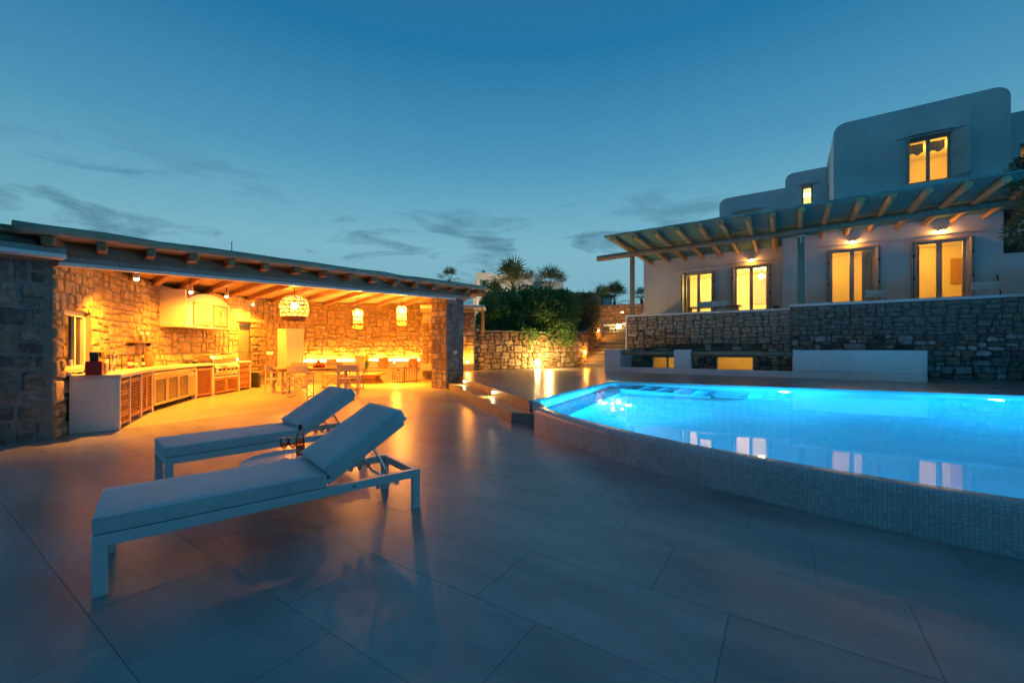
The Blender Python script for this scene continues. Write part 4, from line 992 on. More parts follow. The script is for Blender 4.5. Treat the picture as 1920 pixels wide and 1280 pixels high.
for j in range(14): b.box(.04+cw/2,-.006,.16+j*.028,cw-.09,.012,.012)
b.build('vent_grille',M['steel'],bf)
for x in (.15,L*.5,L-.05): MB().tube([(x,-.08,0),(x,-.08,.11)],.022,8).build('foot',M['black'],bf)
# barbecue
Mx,L=bay(5); bq=thing('barbecue_grill','stainless steel gas barbecue built into the counter','grill',tuple(Mx@Vector((0,0,.53))),Mx.to_euler().z)
gx0,gx1=.05,L-.05; w=gx1-gx0; cx=(gx0+gx1)/2
MB().box(cx,-.27,.20,w,.52,.36).build('body',M['steel'],bq,bevel=.01); MB().box(cx,.012,.19,w-.02,.035,.20).build('front_panel',M['steel'],bq,bevel=.01)
for j in range(5): MB().tube([(gx0+w*(.14+.18*j),.028,.19),(gx0+w*(.14+.18*j),.065,.19)],.026,12).build('knob',M['black'],bq)
lid=MB(); prof=[(.0,.385),(-.06,.50),(-.16,.585),(-.30,.61),(-.46,.56),(-.50,.385)]
n=len(prof); 
for x in (gx0,gx1): lid.v+=[(x,y,z) for y,z in prof]
lid.f+=[tuple(range(n)),tuple(reversed(range(n,2*n)))]+[(j+1,j,j+n,j+1+n) for j in range(n-1)]+[(0,n-1,2*n-1,n)]
lid.build('lid',M['steel'],bq,bevel=.012); MB().tube([(gx0+.1,-.01,.44),(gx0+.1,.04,.45),(gx1-.1,.04,.45),(gx1-.1,-.01,.44)],.011,8).build('lid_handle',M['chrome'],bq); MB().tube([(cx,-.105,.555),(cx,-.09,.575)],.03,10).build('thermometer',M['white'],bq)
MB().box(gx0-.12,-.42,.63,.5,.05,.03).build('side_light',M['black'],bq)
# things on the counter
def kpos(px,back_,z=.925):
    best=min(range(0,401),key=lambda i: abs(pxx(*(KP[int(min(i/400*7,6.999))].lerp(KP[int(min(i/400*7,6.999))+1],i/400*7-int(min(i/400*7,6.999)))+kback(int(min(i/400*7,6.999)))*back_))-px))
    f=best/400*7; i=int(min(f,6.999)); q=KP[i].lerp(KP[i+1],f-i)+kback(i)*back_; d=(KP[i]-KP[i+1]).normalized(); return (q.x,q.y,z),math.atan2(d.y,d.x)
p,a=kpos(165,.30); cm=thing('coffee_maker','red coffee maker with a glass jug at the near end of the counter','coffee maker',p,a)
MB().box(0,0,.11,.17,.2,.22).build('base',M['red'],cm,bevel=.015); MB().box(-.14,0,.015,.16,.18,.03).build('hot_plate',M['black'],cm,bevel=.005); MB().box(-.10,.0,.33,.2,.14,.08).build('head',M['black'],cm,bevel=.015); MB().box(.02,0,.28,.06,.10,.16).build('column',M['black'],cm); MB().lathe([(.045,0),(.06,.06),(.05,.13),(.045,.15)],14,(-.15,0,.032)).build('jug',M['dglass'],cm,smooth=True); MB().tube([(-.20,.03,.06),(-.235,.04,.08),(-.235,.04,.14),(-.2,.03,.16)],.009,6).build('jug_handle',M['black'],cm)
p,a=kpos(183,.30); ts=thing('toaster','grey toaster beside the red coffee maker','toaster',p,a); MB().box(0,0,.10,.16,.24,.19).build('body',M['grey'],ts,bevel=.025); MB().box(0,0,.198,.03,.16,.006).build('slot',M['black'],ts)
p,a=kpos(150,.48); cb=[(-.25+.06*i,.06*math.sin(i*1.9),.02+.03*abs(math.sin(i*1.3))) for i in range(9)]; kb=thing('power_cable','black power cable lying tangled by the socket on the counter','cable',p,a); MB().tube(cb,.009,6).build('cord',M['black'],kb,smooth=True); MB().box(-.26,.0,.05,.03,.04,.04).build('plug',M['black'],kb)
tag(local_part(MB().box(0,.055,1.12,.10,.025,.10),wpath.s_at_px(124),'wall_socket',M['white'],None,bevel=.006),'white wall socket below the pavilion window','socket')
p,a=kpos(211,.34); fa=thing('kitchen_tap','tall arched chrome kitchen tap on the counter','tap',p,a)
MB().tube([(0,0,0),(0,0,.05)],.03,12).build('base',M['chrome'],fa); MB().tube([(0,0,.04),(0,0,.24)]+[(-.11+.11*math.cos(t),.0+.10*0,.24+.11*math.sin(t)) for t in [PI*i/10 for i in range(11)]]+[(-.22,0,.20)],.014,10).build('spout',M['chrome'],fa,smooth=True); MB().tube([(.02,0,.07),(.08,0,.10)],.009,6).build('lever',M['chrome'],fa)
p,a=kpos(204,.52); dk=thing('dish_rack','black wire dish rack with pale cloths behind the tap','dish rack',p,a); b=MB()
for x in (-.34,.34):
    for y in (-.1,.1): b.tube([(x,y,0),(x,y,.30)],.008,5)
for z in (.10,.24):
    for y in (-.1,.1): b.tube([(-.34,y,z),(.34,y,z)],.007,5)
    for x in (-.34,-.2,-.07,.07,.2,.34): b.tube([(x,-.1,z),(x,.1,z)],.005,5)
b.build('wire_frame',M['iron'],dk); MB().box(-.18,.02,.16,.20,.012,.16).build('cloth',M['cream'],dk); MB().box(.16,.02,.15,.18,.012,.14).build('cloth',M['cream'],dk)
def bottle(px,bk_,h,r,m,label,cap='black'):
    p,a=kpos(px,bk_); t=thing('bottle',label,'bottle',p,a,'bottles on the counter')
    MB().lathe([(r*.9,0),(r,.01),(r,h*.58),(r*.55,h*.70),(r*.36,h*.76),(r*.34,h*.93)],14).build('body',M[m],t,smooth=True); MB().lathe([(r*.38,h*.93),(r*.38,h)],12).build('cap',M[cap],t); MB().lathe([(r*1.01,h*.18),(r*1.01,h*.46)],14).build('label',M['cream'],t,smooth=True)
bottle(243.5,.42,.30,.04,'red','red bottle with a pale label standing by the sink')
bottle(251,.46,.27,.037,'black','dark tall bottle directly right of the red bottle'); bottle(254.5,.40,.24,.035,'greendoor','dark green bottle, second right of the red bottle'); bottle(267,.42,.25,.038,'dglass','clear bottle with a tapered neck on the counter','white')
p,a=kpos(278,.45); tg=thing('storage_jar','brown earthen jar at the back of the counter','jar',p,a); MB().lathe([(.07,0),(.11,.08),(.11,.16),(.07,.25),(.08,.29)],16).build('body',M['wood_door'],tg,smooth=True); MB().lathe([(.08,.29),(.03,.32),(.0001,.325)],16).build('lid',M['wood_beam'],tg)
p,a=kpos(309,.36); wf=thing('wire_trivet','small black wire stand on the counter near the hob','stand',p,a); b=MB()
for x in (-.1,.1): b.tube([(x,0,0),(x,0,.14)],.007,5)
b.tube([(-.1,0,.14),(.1,0,.14)],.007,5); b.tube([(-.1,-.06,.004),(-.1,.06,.004)],.006,5); b.tube([(.1,-.06,.004),(.1,.06,.004)],.006,5); b.build('wire',M['iron'],wf)
p,a=kpos(365,.32); hb=thing('gas_hob','black gas hob set in the counter under the hood','hob',p,a); MB().box(0,0,.006,.62,.42,.012).build('plate',M['black'],hb,bevel=.004)
b=MB()
for x in (-.17,.17):
    for y in (-.1,.1): b.lathe([(.05,.012),(.05,.03),(.02,.035)],12,(x,y,0)); b.box(x,y,.045,.2,.012,.01); b.box(x,y,.046,.012,.2,.01)
b.build('burner_grates',M['iron'],hb); 
for x in (-.2,-.07,.07,.2): MB().tube([(x,.18,.012),(x,.18,.035)],.015,8).build('knob',M['chrome'],hb)
bn=thing('waste_bin','black slim waste bin at the far end of the counter','bin',tuple(Vector((*gz(476,727),0)))); MB().box(0,0,.26,.2,.28,.52).build('body',M['black'],bn,bevel=.02); MB().box(0,0,.53,.21,.29,.03).build('lid',M['grey'],bn,bevel=.008)
bn.rotation_euler=(0,0,R(-50)); bn.location=Vector((*gz(478,726),0))
# tall fridge
fg=thing('tall_fridge','white two door tall fridge against the stone wall','fridge',(*gz(536,721),0)); fdir=Vector((*gz(536,721),0)); fg.rotation_euler=(0,0,math.atan2(fdir.x,-fdir.y)+R(28))
MB().box(0,.34,1.02,.62,.62,2.04).build('body',M['fridge'],fg,bevel=.02); MB().box(0,.012,1.62,.60,.05,.80).build('freezer_door',M['fridge'],fg,bevel=.02); MB().box(0,.012,.61,.60,.05,1.16).build('fridge_door',M['fridge'],fg,bevel=.02); MB().box(.25,-.03,1.38,.03,.04,.26).build('handle',M['steel'],fg); MB().box(.25,-.03,1.02,.03,.04,.26).build('handle',M['steel'],fg)
tag(local_part(MB().box(0,.06,1.15,.30,.02,.13),wpath.s_at_px(504),'switch_plate',M['white'],None,bevel=.006),'white switch plate on the stone wall between door and fridge','switch plate')
q=atx(854,660,-9.30); tag(MB().box(-9.315,q.y,q.z,.03,.17,.10).build('switch_plate',M['white'],bevel=.008),'small pale switch plate on the right pavilion column','switch plate')
# ---- built-in lounge bench
sb0=wpath.s_at_px(562); sb0=max(sb0,9.6); sb1=wpath.L-.15
bch=thing('lounge_bench','long built in plaster bench with cushions along the glowing stone wall','bench',(-14.2,12,0),world=True)
def band(s0,s1,o0,o1,z0,z1,n=18):
    b=MB(); f=wpath.pos(1); 
    for i in range(n):
        a=s0+(s1-s0)*i/n; c_=s0+(s1-s0)*(i+1)/n; pa,na=f(a); pc_,nc=f(c_)
        P_=lambda p,n,o: (p[0]+n[0]*o,p[1]+n[1]*o)
        b0=len(b.v); q=[P_(pa,na,o0),P_(pc_,nc,o0),P_(pc_,nc,o1),P_(pa,na,o1)]
        for z in (z0,z1): b.v+=[(*k,z) for k in q]
        # travel order is seen clockwise from above
        b.f+=[(b0,b0+1,b0+2,b0+3),(b0+7,b0+6,b0+5,b0+4)]+[(b0+4+j,b0+4+(j+1)%4,b0+(j+1)%4,b0+j) for j in (0,2)]
        if i==0: b.f.append((b0+3,b0,b0+4,b0+7)[::-1])
        if i==n-1: b.f.append((b0+1,b0+2,b0+6,b0+5)[::-1])
    return b
band(sb0,sb1,.05,.92,-.002,.36).build('base',M['cement'],bch)
band(sb0,sb1,.12,.28,.36,.66).build('back_ledge',M['cream'],bch)
ns=5; Lb=(sb1-sb0)/ns
for i in range(ns):
    band(sb0+i*Lb+.015,sb0+(i+1)*Lb-.015,.285,.90,.362,.46,5).build('seat_cushion',M['taupe'],bch,bevel=.02)
    band(sb0+i*Lb+.02,sb0+(i+1)*Lb-.02,.29,.44,.465,.78,5).build('back_cushion',M['cream'],bch,bevel=.03)
led=band(sb0+.05,sb1-.02,.075,.115,.67,.83); led.build('light_strip',M['led'],bch)
for i in range(9):
    p,n,rz=wall_frame(sb0+(sb1-sb0)*(i+.5)/9); light('strip_light','POINT',(p.x+n.x*.16,p.y+n.y*.16,.86),120,WARM,bch,size=.10)
def cushion(px,lab,m,sx=.46,deco=None):
    s=max(wpath.s_at_px(px),sb0+.3); p,n,rz=wall_frame(s); q=p+n*.55; t=thing('throw_cushion',lab,'cushion',(q.x,q.y,.462),rz,'throw cushions on the bench')
    b=MB(); nn=8
    for sgn in (-1,1):
        b0=len(b.v)
        for i in range(nn+1):
            for j in range(nn+1):
                u,v=i/nn*2-1,j/nn*2-1; th=.075*(1-u*u)**.5*(1-v*v)**.5; b.v.append((u*sx/2,sgn*th-(v)*.07,(v+1)*sx/2))
        for i in range(nn):
            for j in range(nn):
                qd=(b0+i*(nn+1)+j,b0+(i+1)*(nn+1)+j,b0+(i+1)*(nn+1)+j+1,b0+i*(nn+1)+j+1); b.f.append(qd if sgn<0 else qd[::-1])
    b.build('cover',m,t,smooth=True)
cm1=mat('coral_print',(.55,.42,.25),(.50,.10,.03),rough=.9,scale=9,detail=3)
cushion(720,'square cushion with a red coral print in the middle of the bench',cm1); cushion(780,'square cushion with a small red motif right of the side tables',cm1,.42); cushion(676,'plain large orange lit cushion behind the flower vase',M['taupe'],.55); cushion(806,'plain large cushion at the right end of the bench',M['taupe'],.60); cushion(615,'plain cushion at the left part of the bench behind the fruit plate',cm1,.42)
# ---- ceiling spots
def spot(px,py,d,label,power=60,tilt=(0,0,-1)):
    p=atd(px,py,d); zt=zr_(p.y)-.06; t=thing('ceiling_spot',label,'spotlight',(p.x,p.y,p.z),0,'spotlights under the pavilion ceiling')
    MB().lathe([(.045,-.04),(.05,.09),(.02,.10)],14).build('housing',M['cream'],t,smooth=True); MB().ball((0,0,-.045),.035,10,6).build('lens',M['bulb'],t,smooth=True)
    MB().tube([(0,0,.09),(0,0,max(.12,zr_(p.y)+.08-p.z))],.012,6).build('stem',M['iron'],t)
    light('spot_light','SPOT',(0,0,-.09),power,WARM,t,size=.03,spot_size=R(150),spot_blend=.8,rot=aim(tilt))
spot(256,518,7.6,'small ceiling spot above the sink end of the counter',900,(-.25,.25,-1)); spot(358,544,10.0,'ceiling spot shining down the front of the plaster hood',380,(-.35,.1,-1)); spot(474,568,14.2,'small ceiling spot above the sage door',760,(-.2,-.05,-1)); spot(425,553,11.2,'ceiling spot over the barbecue',620,(-.5,.1,-1))
gl_=thing('grill_lamp','tiny bright lamp glowing behind the barbecue','lamp',kpos(452,.42)[0]); MB().lathe([(.03,0),(.03,.03)],10).build('base',M['black'],gl_); MB().ball((0,0,.05),.022,10,6).build('bulb',M['bulb'],gl_); light('grill_light','POINT',(0,.0,.12),16,WARM,gl_,size=.03)
# ---- pendant lamps
def woven(prof,seg,turns,rad,name,m,t,rows=None):
    """open basket weave: uprights and rings"""
    b=MB()
    for k in range(seg):
        a=2*PI*k/seg; pts=[]
        for i,(r_,z) in enumerate(prof): aa=a+.10*((-1)**i); pts.append((r_*math.cos(aa),r_*math.sin(aa),z))
        b.tube(pts,rad,5,cap=False)
        pts=[]
        for i,(r_,z) in enumerate(prof): aa=a+PI/seg-.10*((-1)**i); pts.append((r_*1.02*math.cos(aa),r_*1.02*math.sin(aa),z))
        b.tube(pts,rad*.8,5,cap=False)
    o=b.build(name,M[m],t); b=MB()
    for r_,z in prof:
        n=24; pts=[(r_*math.cos(2*PI*i/n),r_*math.sin(2*PI*i/n),z) for i in range(n+1)]; b.tube(pts,rad*.9,5,cap=False)
    b.build('hoop',M[m],o)
    return o
p=atd(552,577,12.4); zc_=zr_(p.y)+.08
pd=thing('basket_pendant','large white woven basket pendant lamp over the dining table','pendant lamp',(p.x,p.y,p.z))
prof=[(.06,.38),(.20,.35),(.30,.28),(.36,.18),(.385,.06),(.385,-.06),(.37,-.18),(.35,-.27)]
woven(prof,15,3,.013,'shade','wicker',pd); b=MB(); b.lathe([(.345,-.27),(.33,-.33),(.30,-.38),(.295,-.38),(.325,-.33),(.34,-.27)],28); b.build('lower_rim',M['wickerdark'],pd,smooth=True)
MB().ball((0,0,.06),.09,14,8).build('bulb',M['bulb'],pd,smooth=True); MB().tube([(0,0,.13),(0,0,zc_-p.z)],.01,6).build('cord',M['iron'],pd); MB().lathe([(.03,.12),(.05,.20),(.02,.24)],12).build('socket',M['iron'],pd)
light('pendant_light','POINT',(0,0,-.02),480,WARM,pd,size=.09); light('pendant_downlight','SPOT',(0,0,-.10),3200,WARM,pd,size=.10,spot_size=R(142),spot_blend=.55)
def lantern(px,py,d,label):
    p=atd(px,py,d); t=thing('wicker_lantern',label,'pendant lamp',(p.x,p.y,p.z),0,'tiered wicker lanterns over the lounge'); zc_=zr_(p.y)+.08
    r_=.175
    for z0,z1,m in ((.14,.30,None),(-.02,.06,'wicker'),(-.12,-.05,'wickerdark'),(-.33,-.25,'wickerdark')):
        if m is None: woven([(.10,.36),(r_,.29),(r_,.22),(r_,.14)],11,1,.009,'top_tier','wicker',t)
        else: woven([(r_,z1),(r_,(z0+z1)/2),(r_,z0)],16,1,.010,'tier',m,t)
    b=MB()
    for k in range(10): a=2*PI*k/10; b.tube([(r_*math.cos(a),r_*math.sin(a),.30),(r_*math.cos(a),r_*math.sin(a),-.33)],.005,4)
    b.build('ribs',M['iron'],t); b=MB()
    for k in range(8): a=2*PI*k/8; b.tube([(.015,0,.52),(.08*math.cos(a),.08*math.sin(a),.46),(.10*math.cos(a),.10*math.sin(a),.36)],.006,4)
    b.build('crown',M['iron'],t)
    MB().ball((0,0,.20),.075,14,8).build('bulb',M['bulb'],t,smooth=True); MB().tube([(0,0,.26),(0,0,zc_-p.z)],.008,6).build('cord',M['iron'],t)
    light('lantern_light','POINT',(0,0,.08),430,WARM,t,size=.08); light('lantern_downlight','SPOT',(0,0,.02),1250,WARM,t,size=.09,spot_size=R(146),spot_blend=.5)
lantern(671,598,15.0,'tiered wicker lantern nearer the fridge over the lounge'); lantern(753,592,15.0,'tiered wicker lantern nearer the right column over the lounge')
# ---- dining table and chairs
tc_=atd(582,700,12.95); TC=Vector((tc_.x,tc_.y,0)); ta=TH+R(4)
dt=thing('dining_table','long wooden dining table under the basket lamp','table',TC,ta)
MB().box(0,0,.735,2.25,.95,.035).build('top',M['tabletop'],dt,bevel=.008)
for x in (-.98,.98):
    for y in (-.36,.36): MB().box(x,y,.36,.07,.07,.716).build('leg',M['chairframe'],dt,bevel=.006)
MB().box(0,0,.66,1.9,.05,.06).build('stretcher',M['chairframe'],dt)
def make_chair():
    t=thing('director_chair','x','chair',(0,0,0),0,'director chairs round the dining table'); w,d=.52,.44
    for sx in (-1,1):
        x=sx*w/2
        MB().box(x,-d/2,.43,.03,.028,.86).build('rear_post',M['chairframe'],t,bevel=.004); MB().box(x,d/2,.32,.03,.028,.62).build('front_post',M['chairframe'],t,bevel=.004)
        MB().box(x,0,.645,.05,d+.06,.025).build('armrest',M['wood_beam'],t,bevel=.006); MB().box(x,0,.015,.03,d+.04,.03).build('foot_rail',M['chairframe'],t)
        MB().box(x,0,.44,.026,d,.026).build('seat_rail',M['chairframe'],t)
    for y in (-d/2+.05,d/2-.05):
        b=MB(); b.bar((-w/2,y,.05),(w/2,y+.012,.43),.022,.022); b.build('cross_brace',M['chairframe'],t); b=MB(); b.bar((w/2,y+.03,.05),(-w/2,y+.03,.43),.022,.022); b.build('cross_brace',M['chairframe'],t)
    MB().box(0,.0,.455,w-.02,d-.02,.016).build('seat',M['taupe'],t,bevel=.006); MB().box(0,-d/2,.765,w+.04,.035,.19).build('backrest',M['taupe'],t,bevel=.008)
    return t
ch0=make_chair()
def face(p): return math.atan2(TC.y-p.y,TC.x-p.x)-PI/2
cs=[((564,11.55),'director chair nearest the camera on the near side of the dining table',0.0),((653,12.25),'director chair on the near side at the right of the dining table',R(10)),((521,12.35),'director chair seen side on at the left end of the dining table',None),((556,14.2),'director chair on the far side left of the fruit plate',PI),((624,14.3),'director chair on the far side right of the fruit plate',PI),((664,13.5),'director chair at the right end of the dining table',None)]
for i,((px,d),lab,rz) in enumerate(cs):
    p=atd(px,700,d); p.z=0
    rr=(ta+rz) if rz is not None else (ta-PI/2 if px<560 else ta+PI/2)
    if i==0: ch0.location=p; ch0.rotation_euler=(0,0,rr); ch0['label']=lab
    else: dup(ch0,p,rr,lab)
fp_=atd(597,690,12.9); fz=.7535; pl_=thing('fruit_plate','round plate on the dining table','plate',(fp_.x,fp_.y,fz)); pl_['label']='red plate carrying a heap of fruit on the dining table'; MB().lathe([(.10,0),(.24,.03),(.25,.035),(.10,.012),(.0001,.01)],20).build('dish',M['terracotta'],pl_,smooth=True)
frm=[mat('fruit_red',(.50,.03,.02),(.6,.10,.03),rough=.35),mat('fruit_orange',(.65,.25,.03),rough=.45),mat('fruit_green',(.22,.30,.05),rough=.4)]
fl_=[(0,-.12,'red apple at the left front of the fruit heap'),(.13,-.05,'red apple at the right of the fruit heap'),(-.12,.04,'orange at the left of the fruit heap'),(.02,.08,'green pear at the back of the fruit heap'),(.0,0,'orange on top of the fruit heap'),(.24,-.18,'dark red fruit lying beside the plate')]
for i,(x,y,lab) in enumerate(fl_):
    o=MB(); o.lathe([(.001,.0),(.035,.004),(.06,.04),(.055,.085),(.02,.11),(.001,.10)],12); ca,sa=cT,sT
    f=thing('fruit',lab,'fruit',(fp_.x+x*ca-y*sa,fp_.y+x*sa+y*ca,fz+(.012 if i<4 else (.115 if i==4 else .001)))); o.build('flesh',frm[(0,0,1,2,1,0)[i]],f,smooth=True); MB().tube([(0,0,.10),(.005,0,.13)],.003,5).build('stalk',M['bark'],f)
# ---- lounge: coffee table, vase, side tables
ctp=atd(676,705,15.9); CT=Vector((ctp.x,ctp.y,0)); co=thing('coffee_table','low wooden coffee table with a dark tapered plinth','table',CT,TH)
MB().box(0,0,.365,1.75,.85,.07).build('top',M['tabletop'],co,bevel=.01); MB().box(0,0,.27,1.35,.62,.12).build('apron',M['wood_door'],co,bevel=.01)
b=MB(); b.v=[(-.80,-.36,0),(.80,-.36,0),(.80,.36,0),(-.80,.36,0),(-.62,-.28,.21),(.62,-.28,.21),(.62,.28,.21),(-.62,.28,.21)]; b.f=[(3,2,1,0),(4,5,6,7)]+[(i,(i+1)%4,4+(i+1)%4,4+i) for i in range(4)]; b.build('plinth',M['wickerdark'],co)
vp=atd(686,698,15.75); va=thing('flower_vase','glass vase of mixed flowers on the coffee table','vase',(vp.x,vp.y,.401))
MB().lathe([(.05,0),(.085,.05),(.09,.10),(.055,.18),(.075,.24)],16).build('vase',M['clear'],va,smooth=True)
b=MB(); rr=random.Random(4); fl2=MB()
for k in range(26):
    a=rr.uniform(0,2*PI); l=rr.uniform(.28,.55); r_=rr.uniform(.03,.20); tip=(r_*math.cos(a),r_*math.sin(a),.12+l); b.tube([(0,0,.03),(r_*.3*math.cos(a),r_*.3*math.sin(a),.25),tip],.005,4)
    for q in range(4): 
        f_=rr.uniform(.5,1); x,y,z=tip[0]*f_,tip[1]*f_,.12+l*f_; b.quad((x,y,z),(x+rr.uniform(-.06,.06),y+rr.uniform(-.06,.06),z+.03),(x+rr.uniform(-.07,.07),y+rr.uniform(-.07,.07),z+.08))
    if k%2==0: fl2.ball(tip,rr.uniform(.025,.045),7,5)
b.build('stems',M['leaf'],va); fl2.build('blossoms',frm[1],va,smooth=True)
def wire_table(px,d,h,r_,label):
    p=atd(px,700,d); t=thing('wire_side_table',label,'side table',(p.x,p.y,0),0,'black wire side tables')
    MB().lathe([(r_,h-.015),(r_+.008,h-.008),(r_,h)],24).build('tray',M['wickerdark'],t); b=MB(); n=14
    for k in range(n): a=2*PI*k/n; b.tube([(r_*math.cos(a),r_*math.sin(a),.012),(r_*math.cos(a),r_*math.sin(a),h-.012)],.007,5)
    b.build('wire_cage',M['iron'],t); b=MB()
    b.tube([(r_*math.cos(2*PI*i/24),r_*math.sin(2*PI*i/24),.012) for i in range(25)],.009,5,cap=False); b.build('base_ring',M['iron'],t); return p
p1=wire_table(747,16.15,.46,.225,'shorter black wire side table in front of the bench'); p2=wire_table(770,16.6,.60,.26,'taller black wire side table in front of the bench')
for p_,h,lab in ((p1,.46,'small ashtray on the shorter wire side table'),(p2,.60,'small ashtray on the taller wire side table')):
    o=MB().lathe([(.045,0),(.06,.05),(.05,.05),(.035,.015)],14); t=thing('ashtray',lab,'ashtray',(p_.x,p_.y,h+.001)); o.build('bowl',M['black'],t,smooth=True)
# small wing seen right of the column
ws=thing('side_wing','narrow warm lit stone wing with a flat awning right of the pavilion column','annex',(-12,14.6,ZU),world=True)
p=Vector(gz(889,694,ZU)); wd=Vector((cT,sT)); wb=Vector((-sT,cT))
def wq(a,b): q=p+wd*a+wb*b; return (q.x,q.y)
MB().prism([wq(-2.2,0),wq(0,0),wq(0,.5),wq(-2.2,.5)],ZU-.3,2.85).build('wall',M['mortar'],ws)
pw=Path([wq(-2.2,0),wq(0,0)]); r8=random.Random(2); place_stones(layout(pw.L,ZU,2.75,.32,.2,r8),pw.pos(1),'stone_warm',ws,depth=.05,r=r8)
MB().prism([wq(-2.2,-.45),wq(.45,-.45),wq(.45,.9),wq(-2.2,.9)],2.99,3.12).build('awning',M['alu'],ws,bevel=.01); MB().prism([wq(-2.2,-.35),wq(0,-.35),wq(0,.5),wq(-2.2,.5)],2.86,2.98).build('beam',M['wood_rafter'],ws)
q=wq(.36,.1); MB().box(q[0],q[1],2.482,.10,.10,1.005).build('post',M['wood_beam'],ws)
MB().prism([wq(-2.2,-.32),wq(-.02,-.32),wq(-.02,-.09),wq(-2.2,-.09)],ZU,ZU+.30).build('ledge',M['cement'],ws)
q=wq(-.25,-.2); MB().ball((q[0],q[1],ZU+.36),.04,10,6).build('uplight',M['bulb'],ws); light('wing_light','POINT',(q[0]+.1,q[1]-.1,ZU+.55),60,WARM,ws,size=.05)
# ================================================================== SUN LOUNGERS
def pillow_box(x0,x1,y0,y1,z0,z1,n=(8,18,3),r=.014,puff=.007,seed=0):
    """softly rounded cushion block"""
    b=MB(); bm=bmesh.new(); bmesh.ops.create_cube(bm,size=1)
    bmesh.ops.scale(bm,vec=(x1-x0,y1-y0,z1-z0),verts=bm.verts); bmesh.ops.translate(bm,vec=((x0+x1)/2,(y0+y1)/2,(z0+z1)/2),verts=bm.verts)
    bmesh.ops.bevel(bm,geom=bm.edges[:],offset=r,segments=3,affect='EDGES',profile=.5)
    for cut,ax,(a,c_) in ((n[1],1,(y0,y1)),(n[0],0,(x0,x1))):
        for i in range(1,cut):
            co=[0,0,0]; no=[0,0,0]; co[ax]=a+(c_-a)*i/cut; no[ax]=1
            bmesh.ops.bisect_plane(bm,geom=bm.verts[:]+bm.edges[:]+bm.faces[:],plane_co=co,plane_no=no)
    for v in bm.verts:
        u=(v.co.x-x0)/(x1-x0)*2-1; w=(v.co.y-y0)/(y1-y0)*2-1
        if v.co.z>(z0+z1)/2: v.co.z+=puff*(1-abs(u)**4)*(1-abs(w)**6)+.004*mnoise.noise(Vector((v.co.x*6+seed,v.co.y*6,seed)))
        v.co.x+=.006*mnoise.noise(Vector((v.co.y*7,v.co.z*9,seed+5)))*(1 if abs(u)>.9 else 0)
    bm.verts.index_update()
    b.v=[tuple(v.co) for v in bm.verts]; b.f=[tuple(v.index for v in f.verts) for f in bm.faces]; bm.free(); return b
